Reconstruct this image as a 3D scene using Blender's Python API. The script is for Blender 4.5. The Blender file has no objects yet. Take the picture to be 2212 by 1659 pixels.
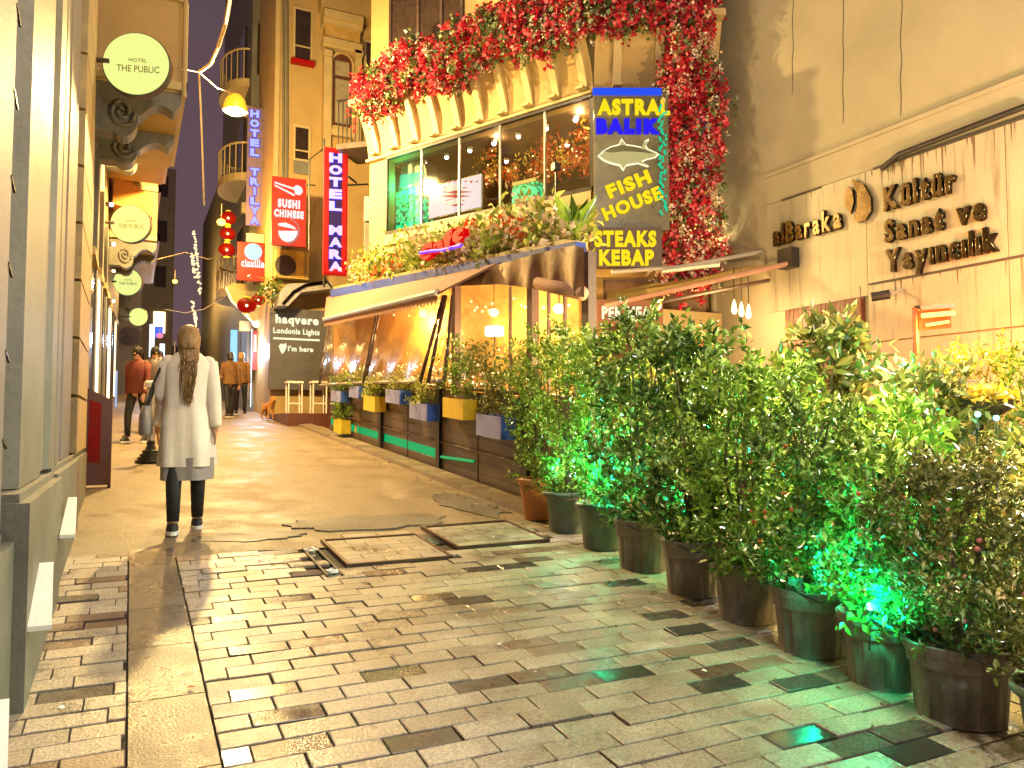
import bpy, math, random
import numpy as np
from mathutils import Vector, Matrix
random.seed(7); rng = np.random.default_rng(7)
C = bpy.context.scene.collection
sc = bpy.context.scene
R = math.radians
# ------------------------------------------------------------------ camera, sky, exposure
F_, CX, CY, HY = 1680.0, 1106.0, 829.5, 915.0
YAW = math.atan((CX-280)/F_); PIT = math.atan((HY-CY)/F_); S = .0735; H = 1.42
cam = bpy.data.cameras.new('camera'); co = bpy.data.objects.new('camera', cam); C.objects.link(co)
cam.sensor_width = 36; cam.lens = 36*F_/2212; cam.clip_start = .05; cam.clip_end = 600
co.location = (0, 0, H); co.rotation_euler = (math.pi/2+PIT, 0, -YAW); sc.camera = co
w = bpy.data.worlds.new('World'); sc.world = w; w.use_nodes = True
nt = w.node_tree; bg = nt.nodes['Background']
tc = nt.nodes.new('ShaderNodeTexCoord'); sp = nt.nodes.new('ShaderNodeSeparateXYZ'); rp = nt.nodes.new('ShaderNodeValToRGB')
nt.links.new(tc.outputs['Generated'], sp.inputs[0]); nt.links.new(sp.outputs[2], rp.inputs[0]); nt.links.new(rp.outputs[0], bg.inputs[0])
rp.color_ramp.elements[0].position = 0; rp.color_ramp.elements[0].color = (.140, .085, .096, 1)
rp.color_ramp.elements[1].position = .6; rp.color_ramp.elements[1].color = (.105, .066, .080, 1)
bg.inputs[1].default_value = 1.0
sc.view_settings.view_transform = 'Standard'; sc.view_settings.look = 'None'
sc.view_settings.exposure = 0.0; sc.view_settings.gamma = 1
sc.cycles.use_denoising = True; sc.cycles.max_bounces = 7; sc.cycles.diffuse_bounces = 3; sc.cycles.glossy_bounces = 3
sc.cycles.transparent_max_bounces = 12; sc.cycles.sample_clamp_indirect = 4; sc.cycles.caustics_reflective = False; sc.cycles.caustics_refractive = False

def gz(y): return S*y if y < 70 else S*70-(y-70)*.05
def ray(u, v):
    x = (u-CX)/F_; z = -(v-CY)/F_
    y2 = math.cos(PIT)-z*math.sin(PIT); z2 = math.sin(PIT)+z*math.cos(PIT)
    return Vector((x*math.cos(YAW)+y2*math.sin(YAW), -x*math.sin(YAW)+y2*math.cos(YAW), z2))
EYE = Vector((0, 0, H))
def onX(u, v, x0): r = ray(u, v); return EYE+r*(x0/r.x)
def onY(u, v, y0): r = ray(u, v); return EYE+r*(y0/r.y)
def dep(u, v, d): return EYE+ray(u, v)*d
def gnd(u, v, h=0): r = ray(u, v); return EYE+r*((H-h)/(S*r.y-r.z))

# ------------------------------------------------------------------ helpers
ORG = {}
def tag(o, label=None, cat=None, group=None, kind=None):
    if label: o['label'] = label
    if cat: o['category'] = cat
    if group: o['group'] = group
    if kind: o['kind'] = kind
    return o
def thing(name, loc, label, cat, group=None):
    o = bpy.data.objects.new(name, None); C.objects.link(o); o.location = loc; ORG[o.name] = Vector(loc); o.empty_display_size = .1
    return tag(o, label, cat, group)
def link(name, me, parent=None, loc=None):
    o = bpy.data.objects.new(name, me); C.objects.link(o)
    if parent is not None: o.parent = parent; ORG[o.name] = ORG[parent.name]
    else:
        o.location = loc or (0, 0, 0); ORG[o.name] = Vector(loc or (0, 0, 0))
    return o
class MB:
    def __init__(s): s.v = []; s.f = []
    def add(s, vs, fs):
        n = len(s.v); s.v += [tuple(v) for v in vs]; s.f += [tuple(i+n for i in f) for f in fs]; return s
    def box(s, a, b):
        x0, y0, z0 = a; x1, y1, z1 = b
        return s.add([(x0,y0,z0),(x1,y0,z0),(x1,y1,z0),(x0,y1,z0),(x0,y0,z1),(x1,y0,z1),(x1,y1,z1),(x0,y1,z1)],
                     [(0,3,2,1),(4,5,6,7),(0,1,5,4),(1,2,6,5),(2,3,7,6),(3,0,4,7)])
    def hexa(s, p): return s.add(p, [(0,3,2,1),(4,5,6,7),(0,1,5,4),(1,2,6,5),(2,3,7,6),(3,0,4,7)])
    def tube(s, path, r, n=8, cap=True):
        path = [Vector(p) for p in path]; rr = r if isinstance(r, (list, tuple)) else [r]*len(path); rings = []
        for i, p in enumerate(path):
            d = (path[min(i+1, len(path)-1)]-path[max(i-1, 0)]).normalized()
            a = d.cross(Vector((0,0,1)) if abs(d.z) < .9 else Vector((1,0,0))).normalized(); b = d.cross(a)
            rings.append([p+a*math.cos(2*math.pi*k/n)*rr[i]+b*math.sin(2*math.pi*k/n)*rr[i] for k in range(n)])
        s.loft(rings, cap); return s
    def loft(s, rings, cap=True, closed=True):
        n = len(rings[0]); base = len(s.v)
        for r in rings: s.v += [tuple(p) for p in r]
        for i in range(len(rings)-1):
            for k in range(n if closed else n-1):
                k2 = (k+1) % n
                s.f.append((base+i*n+k, base+i*n+k2, base+(i+1)*n+k2, base+(i+1)*n+k))
        if cap:
            s.f.append(tuple(base+k for k in range(n))[::-1]); s.f.append(tuple(base+(len(rings)-1)*n+k for k in range(n)))
        return s
    def lathe(s, prof, c=(0,0,0), n=20, cap=True, sx=1, sy=1):
        return s.loft([[(c[0]+r*sx*math.cos(2*math.pi*k/n), c[1]+r*sy*math.sin(2*math.pi*k/n), c[2]+z) for k in range(n)] for r, z in prof], cap)
    def sphere(s, c, r, n=12, m=8, sz=1): return s.lathe([(max(r*math.sin(math.pi*i/m), 1e-4), -r*sz*math.cos(math.pi*i/m)) for i in range(m+1)], c, n, False)
    def build(s, name, m, parent=None, smooth=False, org=None):
        me = bpy.data.meshes.new(name)
        o0 = ORG[parent.name] if parent is not None else (Vector(org) if org is not None else Vector((0,0,0)))
        me.from_pydata([(v[0]-o0.x, v[1]-o0.y, v[2]-o0.z) for v in s.v], [], s.f); me.materials.append(m); me.validate()
        if smooth: me.shade_smooth()
        return link(name, me, parent, None if parent is not None else o0)
class Fr:                                   # a vertical plane with its own right / up / normal
    def __init__(s, p, r):
        s.p = Vector((p[0], p[1], 0)); s.r = Vector((r[0], r[1], 0)).normalized(); s.n = Vector((s.r.y, -s.r.x, 0))
    def off(s, o): return Fr(s.p+s.n*o, s.r)
    def px(s, u, v):
        d = ray(u, v); t = (s.p-EYE).dot(s.n)/d.dot(s.n); q = EYE+d*t; return (q-s.p).dot(s.r), q.z
    def w(s, a, z, o=0): return s.p+s.r*a+s.n*o+Vector((0,0,z))
    def box(s, mb, a0, z0, a1, z1, o0, o1):
        return mb.hexa([s.w(a0,z0,o0), s.w(a1,z0,o0), s.w(a1,z0,o1), s.w(a0,z0,o1), s.w(a0,z1,o0), s.w(a1,z1,o0), s.w(a1,z1,o1), s.w(a0,z1,o1)])
    def ext(s, u0, v0, u1, v1):
        m = ((u0+u1)/2, (v0+v1)/2); a0 = s.px(u0, m[1])[0]; a1 = s.px(u1, m[1])[0]; z0 = s.px(m[0], v1)[1]; z1 = s.px(m[0], v0)[1]
        return min(a0,a1), min(z0,z1), max(a0,a1), max(z0,z1)
    def pbox(s, mb, u0, v0, u1, v1, o0, o1): a0, z0, a1, z1 = s.ext(u0, v0, u1, v1); return s.box(mb, a0, z0, a1, z1, o0, o1)
    def poly(s, mb, pts, o0, o1):            # extruded outline, pts in plane coordinates
        n = len(pts); b = len(mb.v)
        mb.v += [tuple(s.w(a, z, o0)) for a, z in pts]+[tuple(s.w(a, z, o1)) for a, z in pts]
        mb.f += [tuple(b+i for i in range(n)), tuple(b+n+i for i in range(n))[::-1]]+[(b+i, b+(i+1) % n, b+n+(i+1) % n, b+n+i) for i in range(n)]
        return mb
    def mat(s, a, z, o=0, ang=0):
        r, u = s.r, Vector((0,0,1)); c, k = math.cos(ang), math.sin(ang); R_ = r*c+u*k; U = u*c-r*k; p = s.w(a, z, o)
        return Matrix(((R_.x, U.x, s.n.x, p.x), (R_.y, U.y, s.n.y, p.y), (R_.z, U.z, s.n.z, p.z), (0,0,0,1)))

# ------------------------------------------------------------------ materials
def newmat(name):
    m = bpy.data.materials.new(name); m.use_nodes = True; return m, m.node_tree, m.node_tree.nodes['Principled BSDF']
def M(name, c, rough=.6, metal=0, var=.18, sc_=4, bump=.15, bs=40, st=(1,1,1), stain=0, stain_c=(.03,.025,.02), coat=0, spec=.5):
    m, t, b = newmat(name); N = t.nodes; L = t.links
    tc = N.new('ShaderNodeTexCoord'); mp = N.new('ShaderNodeMapping'); mp.inputs['Scale'].default_value = st; L.new(tc.outputs['Object'], mp.inputs[0])
    n1 = N.new('ShaderNodeTexNoise'); n1.inputs['Scale'].default_value = sc_; n1.inputs['Detail'].default_value = 6; n1.inputs['Roughness'].default_value = .65; L.new(mp.outputs[0], n1.inputs[0])
    cr = N.new('ShaderNodeValToRGB'); L.new(n1.outputs[0], cr.inputs[0])
    cr.color_ramp.elements[0].position = .3; cr.color_ramp.elements[1].position = .7
    cr.color_ramp.elements[0].color = tuple(x*(1-var) for x in c)+(1,); cr.color_ramp.elements[1].color = tuple(min(1, x*(1+var)) for x in c)+(1,)
    out = cr.outputs[0]
    if stain:
        mp2 = N.new('ShaderNodeMapping'); mp2.inputs['Scale'].default_value = (6, 6, .35); L.new(tc.outputs['Object'], mp2.inputs[0])
        n2 = N.new('ShaderNodeTexNoise'); n2.inputs['Scale'].default_value = 2.2; n2.inputs['Detail'].default_value = 8; n2.inputs['Roughness'].default_value = .7; L.new(mp2.outputs[0], n2.inputs[0])
        r2 = N.new('ShaderNodeValToRGB'); r2.color_ramp.elements[0].position = .52; r2.color_ramp.elements[1].position = .78; L.new(n2.outputs[0], r2.inputs[0])
        ml = N.new('ShaderNodeMath'); ml.operation = 'MULTIPLY'; ml.inputs[1].default_value = stain; L.new(r2.outputs[0], ml.inputs[0])
        mx = N.new('ShaderNodeMix'); mx.data_type = 'RGBA'; mx.inputs[7].default_value = stain_c+(1,); L.new(ml.outputs[0], mx.inputs[0]); L.new(out, mx.inputs[6]); out = mx.outputs[2]
    L.new(out, b.inputs['Base Color'])
    b.inputs['Metallic'].default_value = metal; b.inputs['Coat Weight'].default_value = coat; b.inputs['Specular IOR Level'].default_value = spec
    rr = N.new('ShaderNodeMapRange'); rr.inputs[3].default_value = max(.03, rough-.12); rr.inputs[4].default_value = min(1, rough+.12); L.new(n1.outputs[0], rr.inputs[0]); L.new(rr.outputs[0], b.inputs['Roughness'])
    if bump:
        n3 = N.new('ShaderNodeTexNoise'); n3.inputs['Scale'].default_value = bs; n3.inputs['Detail'].default_value = 4; L.new(mp.outputs[0], n3.inputs[0])
        bp = N.new('ShaderNodeBump'); bp.inputs['Strength'].default_value = bump; bp.inputs['Distance'].default_value = .02; L.new(n3.outputs[0], bp.inputs['Height']); L.new(bp.outputs[0], b.inputs['Normal'])
    return m
def E(name, c, s=1.0):
    m, t, b = newmat(name); b.inputs['Base Color'].default_value = tuple(x*.04 for x in c)+(1,); b.inputs['Emission Color'].default_value = c+(1,); b.inputs['Emission Strength'].default_value = s; b.inputs['Roughness'].default_value = .5; b.inputs['Specular IOR Level'].default_value = .08
    return m
def stone(name, c1, c2, rough, spot=.25, hue=.2):     # per-piece tone, speckles, wet film
    m, t, b = newmat(name); N = t.nodes; L = t.links
    oi = N.new('ShaderNodeObjectInfo'); ge = N.new('ShaderNodeNewGeometry'); tc = N.new('ShaderNodeTexCoord')
    ad = N.new('ShaderNodeMath'); ad.operation = 'ADD'; L.new(oi.outputs['Random'], ad.inputs[0]); L.new(ge.outputs['Random Per Island'], ad.inputs[1])
    fr = N.new('ShaderNodeMath'); fr.operation = 'FRACT'; L.new(ad.outputs[0], fr.inputs[0])
    cr = N.new('ShaderNodeValToRGB'); cr.color_ramp.elements[0].color = c1+(1,); cr.color_ramp.elements[1].color = c2+(1,); L.new(fr.outputs[0], cr.inputs[0])
    ns = N.new('ShaderNodeTexNoise'); ns.inputs['Scale'].default_value = 90; ns.inputs['Detail'].default_value = 5; L.new(ge.outputs['Position'], ns.inputs[0])
    nb = N.new('ShaderNodeTexNoise'); nb.inputs['Scale'].default_value = 2.0; nb.inputs['Detail'].default_value = 6; nb.inputs['Roughness'].default_value = .7; L.new(ge.outputs['Position'], nb.inputs[0])
    r1 = N.new('ShaderNodeMapRange'); r1.inputs[1].default_value = .33; r1.inputs[2].default_value = .67; r1.inputs[3].default_value = 1-spot; r1.inputs[4].default_value = 1+spot; L.new(ns.outputs[0], r1.inputs[0])
    r2 = N.new('ShaderNodeMapRange'); r2.inputs[1].default_value = .3; r2.inputs[2].default_value = .7; r2.inputs[3].default_value = 1-hue; r2.inputs[4].default_value = 1+hue; L.new(nb.outputs[0], r2.inputs[0])
    mu = N.new('ShaderNodeMath'); mu.operation = 'MULTIPLY'; L.new(r1.outputs[0], mu.inputs[0]); L.new(r2.outputs[0], mu.inputs[1])
    vm = N.new('ShaderNodeVectorMath'); vm.operation = 'SCALE'; L.new(cr.outputs[0], vm.inputs[0]); L.new(mu.outputs[0], vm.inputs['Scale']); L.new(vm.outputs[0], b.inputs['Base Color'])
    r3 = N.new('ShaderNodeMapRange'); r3.inputs[1].default_value = .35; r3.inputs[2].default_value = .62; r3.inputs[3].default_value = max(.13, rough-.2); r3.inputs[4].default_value = rough+.15; L.new(nb.outputs[0], r3.inputs[0]); L.new(r3.outputs[0], b.inputs['Roughness'])
    bp = N.new('ShaderNodeBump'); bp.inputs['Strength'].default_value = .6 if rough > .25 else .1; bp.inputs['Distance'].default_value = .006; L.new(ns.outputs[0], bp.inputs['Height']); L.new(bp.outputs[0], b.inputs['Normal'])
    return m
def leafmat(name, c1, c2, rough=.35, tr=.3):
    m, t, b = newmat(name); N = t.nodes; L = t.links
    ge = N.new('ShaderNodeNewGeometry'); cr = N.new('ShaderNodeValToRGB'); cr.color_ramp.elements[0].color = c1+(1,); cr.color_ramp.elements[1].color = c2+(1,); L.new(ge.outputs['Random Per Island'], cr.inputs[0]); cr.color_ramp.elements[1].position = .80; e3 = cr.color_ramp.elements.new(.90); e3.color = tuple(min(.85, x*1.9+.16) for x in c2)+(1,)  # last stop: pale leaves, glossy highlights painted into the colour
    L.new(cr.outputs[0], b.inputs['Base Color']); b.inputs['Roughness'].default_value = rough; b.inputs['Specular IOR Level'].default_value = .8
    tl = N.new('ShaderNodeBsdfTranslucent'); L.new(cr.outputs[0], tl.inputs[0]); mx = N.new('ShaderNodeMixShader'); mx.inputs[0].default_value = tr
    L.new(b.outputs[0], mx.inputs[1]); L.new(tl.outputs[0], mx.inputs[2]); L.new(mx.outputs[0], N['Material Output'].inputs[0])
    return m
def glassmat(name, tint=(1,1,1), gloss=.15, rough=.05, wrinkle=0):
    m = bpy.data.materials.new(name); m.use_nodes = True; t = m.node_tree; N = t.nodes; L = t.links; N.remove(N['Principled BSDF'])
    tr = N.new('ShaderNodeBsdfTransparent'); tr.inputs[0].default_value = tint+(1,); gl = N.new('ShaderNodeBsdfGlossy'); gl.inputs['Roughness'].default_value = rough
    mx = N.new('ShaderNodeMixShader'); fr = N.new('ShaderNodeLayerWeight'); fr.inputs[0].default_value = gloss; L.new(fr.outputs['Facing'], mx.inputs[0])
    L.new(tr.outputs[0], mx.inputs[1]); L.new(gl.outputs[0], mx.inputs[2]); L.new(mx.outputs[0], N['Material Output'].inputs[0])
    if wrinkle:
        tc = N.new('ShaderNodeTexCoord'); mp = N.new('ShaderNodeMapping'); mp.inputs['Scale'].default_value = (1,1,.3); no = N.new('ShaderNodeTexNoise'); no.inputs['Scale'].default_value = 2.6
        L.new(tc.outputs['Object'], mp.inputs[0]); L.new(mp.outputs[0], no.inputs[0]); bp = N.new('ShaderNodeBump'); bp.inputs['Strength'].default_value = wrinkle; bp.inputs['Distance'].default_value = .1
        L.new(no.outputs[0], bp.inputs['Height']); L.new(bp.outputs[0], gl.inputs['Normal'])
    return m
m_paver = stone('paver', (.25,.205,.155), (.35,.295,.225), .40, .35, .30)
m_paverd = stone('paver_dark', (.035,.032,.03), (.10,.085,.07), .2, .3, .2)
m_paverb = stone('paver_brown', (.10,.055,.04), (.21,.14,.10), .3, .2, .2)
m_slab = stone('slab', (.12,.085,.055), (.16,.12,.08), .34, .15, .3)
m_joint = M('joint', (.03,.022,.016), .8, var=.4, sc_=8)
m_road = stone('asphalt', (.20,.145,.085), (.215,.16,.095), .58, .65, .20)
m_patch = stone('asphalt_patch', (.115,.095,.07), (.125,.105,.075), .62, .7, .4)
m_ground = M('ground', (.10,.08,.06), .8, var=.3)
m_kerb = stone('kerb', (.16,.12,.08), (.22,.17,.12), .45)
m_lstone = M('grey_beige_stone', (.145,.138,.108), .55, var=.30, sc_=2.2, bump=.2, bs=25, stain=.55, stain_c=(.09,.07,.055))
m_lrecess = M('shaded_stone', (.15,.13,.13), .6, var=.2, sc_=3, stain=.3, stain_c=(.12,.08,.08))
m_rustic = M('yellow_stone', (.36,.26,.12), .6, var=.25, sc_=6, bump=.3)
m_cream = M('cream_render', (.40,.27,.10), .7, var=.14, sc_=1.2, bump=.15, bs=60, stain=.25, stain_c=(.25,.17,.08))
m_creamw = M('pale_trim', (.46,.35,.16), .6, var=.1, sc_=3)
m_wall = M('plaster', (.255,.22,.155), .75, var=.16, sc_=.9, bump=.1, bs=80, stain=.12, stain_c=(.35,.27,.17))
m_clad = M('stained_cladding', (.245,.215,.155), .5, var=.18, sc_=1.2, bump=.05, stain=.95, stain_c=(.06,.045,.03))
m_grime = M('black_grime', (.03,.022,.018), .7)
m_wood = M('dark_wood_panel', (.085,.055,.04), .45, var=.35, sc_=3, st=(1,1,12), bump=.25, bs=20)
m_redwood = M('red_brown_wood', (.09,.028,.014), .45, var=.3, sc_=4, st=(6,6,1))
m_black = M('black_metal', (.02,.018,.018), .4, metal=.3, var=.3)
m_dark = M('dark_brown_paint', (.05,.03,.025), .5, var=.3)
m_grey = M('grey_metal', (.35,.33,.32), .4, metal=.4, var=.15)
m_brass = M('brass_letters', (.055,.040,.024), .26, metal=1, var=.3, sc_=8, bump=0)
m_white = M('white_paint', (.78,.76,.70), .5, var=.06)
m_red = M('red_panel', (.20,.008,.005), .5, var=.15, spec=.15)
m_redb = M('red_lacquer', (.30,.004,.004), .45, var=.1, spec=.15)
m_blue = M('blue_paint', (.04,.13,.60), .45, var=.18, sc_=8)
m_lilac = M('lilac_blue_paint', (.26,.29,.68), .5, var=.15, sc_=8)
m_yel = M('yellow_paint', (.75,.52,.02), .45, var=.12, sc_=8)
m_bluebeam = M('blue_trim', (.025,.06,.36), .5, var=.15, spec=.2)
m_terra = M('terracotta', (.42,.16,.05), .6, var=.2, sc_=10)
m_potg = M('green_grey_plastic', (.10,.125,.10), .5, var=.3, sc_=6, stain=.4, stain_c=(.05,.045,.035))
m_potb = M('dusty_brown_plastic', (.165,.135,.11), .6, var=.5, sc_=9, st=(1,1,.4), bump=.35, stain=.7, stain_c=(.035,.025,.018))
m_soil = M('soil', (.04,.028,.018), .9, var=.5, sc_=20, bump=.6)
m_bark = M('bark', (.10,.07,.045), .8, var=.3, sc_=12)
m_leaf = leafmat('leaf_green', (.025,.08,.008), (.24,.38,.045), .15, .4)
m_leaf2 = leafmat('leaf_dark', (.012,.045,.008), (.14,.23,.035), .12, .3)
m_leaf3 = leafmat('leaf_olive', (.035,.06,.012), (.22,.22,.05), .22, .4)
m_leafy = leafmat('leaf_bright', (.12,.2,.03), (.35,.38,.06), .4, .4)
m_flr = leafmat('petal_red', (.20,.001,.008), (.60,.004,.03), .5, .25)
m_flw = leafmat('petal_white', (.55,.4,.24), (.85,.7,.5), .5, .3)
m_flo = leafmat('petal_orange', (.6,.04,.005), (.8,.16,.01), .5, .25)
m_fly = leafmat('petal_yellow', (.7,.4,.02), (.8,.6,.05), .5, .3)
m_flg = leafmat('garland_leaf', (.03,.06,.015), (.12,.17,.04), .4)
m_glass = glassmat('window_glass', (.9,.92,.9), .08)
m_dglass = M('dark_glass', (.03,.02,.018), .12, var=.3, bump=0)
m_plast = glassmat('clear_plastic_sheet', (.95,.88,.72), .22, .22, .35)
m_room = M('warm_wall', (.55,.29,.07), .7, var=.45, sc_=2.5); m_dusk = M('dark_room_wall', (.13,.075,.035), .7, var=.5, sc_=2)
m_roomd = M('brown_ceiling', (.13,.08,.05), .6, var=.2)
m_aw = M('awning_fabric', (.27,.14,.10), .8, var=.12, sc_=5)
m_leather = M('brown_vinyl', (.13,.06,.035), .35, var=.25, sc_=3, bump=.3, bs=8)
m_coat = M('cream_wool', (.74,.66,.56), .85, var=.07, sc_=12, bump=.2, bs=150)
m_skin = M('skin', (.50,.27,.17), .5, var=.06, bump=0)
m_hair = M('brown_blond_hair', (.27,.16,.065), .45, var=.5, sc_=14, st=(4,4,.4), bump=.6, bs=40)
m_hairk = M('black_hair', (.012,.009,.008), .4, var=.3, sc_=14, st=(4,4,.4), bump=.5)
m_legg = M('black_cloth', (.012,.011,.012), .7, var=.3)
m_brownc = M('brown_jacket', (.16,.075,.02), .8, var=.3, sc_=10)
m_redc = M('red_cloth', (.12,.02,.012), .8, var=.3)
m_dog = M('orange_fur', (.42,.18,.04), .9, var=.5, sc_=20, bump=.5)
m_wire = M('cable', (.35,.28,.18), .6)
e_disc = E('lit_disc', (.93,1.0,.30), .95)
e_warm = E('warm_lamp', (1,.62,.22), 14)
e_soft = E('soft_lamp', (1,.72,.35), 4)
e_white = E('white_lamp', (1,.93,.85), 9)
e_tube = E('white_tube', (.75,.9,1), 2.2)
e_blue = E('blue_neon', (.02,.01,.9), 1.0)
e_bluew = E('pale_blue_neon', (.45,.5,1), 1.1)
e_violet = E('violet_neon', (.75,.6,1), 1.1)
e_vglow = E('violet_face', (.035,.004,.10), 1.0)
e_redn = E('red_neon', (.7,.0,.003), 1)
e_yel = E('yellow_neon', (1,.74,.01), 1.0)
e_cream = E('cream_neon', (1,.95,.62), 1.1)
e_green = E('green_led', (.0,.40,.12), 1.0)
e_greenb = E('green_box', (.0,.62,.32), 1.0)
e_cyan = E('cyan_led', (.15,1,.75), 9)
e_heat = E('heater_element', (1,.35,.08), 5)
e_amber = E('amber_lamp', (1,.5,.04), 12)
e_lant = E('lantern_glow', (.45,.004,.0), .8)
e_pink = E('pink_ball', (1,.25,.4), 1.2)

def text_me(s, size=1, ext=.01, off=.0, m=None, align='LEFT', shear=0, bev=0):
    cu = bpy.data.curves.new('lettering', 'FONT'); cu.body = s; cu.size = size; cu.extrude = ext; cu.offset = off; cu.resolution_u = 3; cu.align_x = align; cu.shear = shear; cu.space_character = 1+off*4; cu.bevel_depth = bev; cu.bevel_resolution = 1
    o = bpy.data.objects.new('lettering', cu); me = bpy.data.meshes.new_from_object(o); bpy.data.objects.remove(o); bpy.data.curves.remove(cu)
    me.materials.clear(); me.materials.append(m); return me
def text_fit(fr, s, u0, v0, u1, v1, o, m, parent, ext=.012, off=.03, ang=0, name='lettering'):
    """lettering fitted to a box of the plane"""
    a0, z0, a1, z1 = fr.ext(u0, v0, u1, v1)
    me = text_me(s, 1, .5, off, m)
    xs = [v.co.x for v in me.vertices]; ys = [v.co.y for v in me.vertices]; x0, x1, y0, y1 = min(xs), max(xs), min(ys), max(ys)
    for v in me.vertices:
        v.co = ((v.co.x-(x0+x1)/2)/(x1-x0)*(a1-a0), (v.co.y-(y0+y1)/2)/(y1-y0)*(z1-z0), v.co.z*2*ext)
    mt = fr.mat((a0+a1)/2, (z0+z1)/2, o, ang)
    if parent is not None: mt = Matrix.Translation(-ORG[parent.name]) @ mt
    me.transform(mt); return link(name, me, parent)
def letters(fr, s, a0, zb, a1, cap, o, m, parent, ext=.02, off=.02, dz=0, name='letter', gap=.12):
    """single letters set along the plane, each an object"""
    mes = []
    for ch in s:
        if ch == ' ': mes.append(None); continue
        me = text_me(ch, 1, .5, off-.012, m, bev=.03); xs = [v.co.x for v in me.vertices]; mes.append((me, min(xs), max(xs)))
    W = sum((x[2]-x[1] if x else .3) for x in mes)+gap*(len(s)-1); k = (a1-a0)/W; x = a0; kz = cap/.7
    for i, it in enumerate(mes):
        if it is None: x += (.3+gap)*k; continue
        me, xa, xb = it
        for v in me.vertices: v.co = ((v.co.x-xa)*k, v.co.y*kz, v.co.z*2*ext)
        mt = fr.mat(x, zb+dz*(x-a0), o)
        if parent is not None: mt = Matrix.Translation(-ORG[parent.name]) @ mt
        me.transform(mt); link(name, me, parent); x += (xb-xa+gap)*k
def vletters(fr, s, u0, u1, v0, v1, o, m, parent, off=.05, glow=None):
    n = len(s); h = (v1-v0)/n
    for i, ch in enumerate(s):
        if ch == ' ': continue
        k = 0 if ch != 'I' else (u1-u0)*.36
        if glow: text_fit(fr, ch, u0+k-1.5, v0+i*h-1, u1-k+1.5, v0+(i+.80)*h+1, o-.012, glow, parent, .004, off+.05, name='letter_glow')
        text_fit(fr, ch, u0+k, v0+i*h, u1-k, v0+(i+.78)*h, o, m, parent, .012, off, name='letter')
def lamp(name, loc, power, col, rad=.05, parent=None):
    l = bpy.data.lights.new(name, 'POINT'); l.energy = power; l.color = col; l.shadow_soft_size = rad
    o = bpy.data.objects.new(name, l); C.objects.link(o)
    if parent is not None: o.parent = parent; o.location = Vector(loc)-ORG[parent.name]
    else: o.location = loc
    return o
def spot(name, loc, tgt, power, col, ang=90, rad=.08, parent=None, blend=.6):
    l = bpy.data.lights.new(name, 'SPOT'); l.energy = power; l.color = col; l.shadow_soft_size = rad; l.spot_size = R(ang); l.spot_blend = blend
    o = bpy.data.objects.new(name, l); C.objects.link(o); d = (Vector(tgt)-Vector(loc)); o.rotation_euler = d.to_track_quat('-Z', 'Y').to_euler()
    o.location = Vector(loc)-(ORG[parent.name] if parent is not None else Vector((0,0,0)))
    if parent is not None: o.parent = parent
    return o
def leaves(P, D, size, m, name, parent=None, asp=.42, fold=.25, org=None, kind='stuff', jit=.5):
    """folded leaf blades at points P pointing along D"""
    P = np.asarray(P, float); D = np.asarray(D, float); n = len(P)
    D = D+rng.normal(0, jit, (n, 3)); D /= np.linalg.norm(D, axis=1)[:, None]+1e-9
    A = np.cross(D, rng.normal(0, 1, (n, 3))+np.array([0,0,1.2])); A /= np.linalg.norm(A, axis=1)[:, None]+1e-9
    Nn = np.cross(A, D); L = (size*rng.uniform(.6, 1.35, n))[:, None]
    V = np.stack([P, P+D*L*.45+A*L*asp*.5+Nn*L*fold*.3, P+D*L, P+D*L*.45-A*L*asp*.5+Nn*L*fold*.3], 1).reshape(-1, 3)
    o0 = np.array(ORG[parent.name] if parent is not None else (org or (0,0,0))); V = V-o0
    idx = np.arange(n)[:, None]*4; Fc = np.concatenate([idx+np.array([0,1,2]), idx+np.array([0,2,3])], 0)
    me = bpy.data.meshes.new(name); me.vertices.add(len(V)); me.vertices.foreach_set('co', V.ravel())
    me.loops.add(Fc.size); me.loops.foreach_set('vertex_index', Fc.ravel().astype(np.int32)); me.polygons.add(len(Fc))
    me.polygons.foreach_set('loop_start', np.arange(0, Fc.size, 3, dtype=np.int32)); me.update(calc_edges=True); me.materials.append(m)
    o = link(name, me, parent, None if parent is not None else tuple(o0)); 
    if kind: o['kind'] = kind
    return o
def struct(mb, name, m, **k): o = mb.build(name, m, **k); o['kind'] = 'structure'; return o

# ================================================================== GROUND
mb = MB(); ys = [-30, -5, 0, 10, 20, 40, 70, 130]
for i in range(len(ys)-1): mb.add([(-60, ys[i], gz(ys[i])-.06), (80, ys[i], gz(ys[i])-.06), (80, ys[i+1], gz(ys[i+1])-.06), (-60, ys[i+1], gz(ys[i+1])-.06)], [(0,1,2,3)])
struct(mb, 'ground', m_ground)
# road: uneven asphalt sheet beyond the paving
mb = MB(); nx, ny = 44, 120; X0, X1, Y0, Y1 = -.5, 4.1, 6.2, 70
for j in range(ny+1):
    y = Y0+(Y1-Y0)*(j/ny)**1.8
    for i in range(nx+1):
        x = X0+(X1-X0)*i/nx; k = max(0, 1-(y-6)/26)
        yy = y+(.22*math.sin(x*1.7)+.12*math.sin(x*5.1)+.35*max(0, x-1.8)*.35)*max(0, 1-(y-6.2)/3) if j else y+.02*math.sin(x*9)+(.33*max(0, min(1, (x-1.6)/.8)))
        z = gz(yy)-.008+k*(.004*math.sin(x*2.3+y)+.003*math.sin(x*5+y*2.7))
        mb.v.append((x, yy, z))
for j in range(ny):
    for i in range(nx):
        a = j*(nx+1)+i; mb.f.append((a, a+1, a+nx+2, a+nx+1))
struct(mb, 'road', m_road, smooth=True)
mb = MB()
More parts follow.
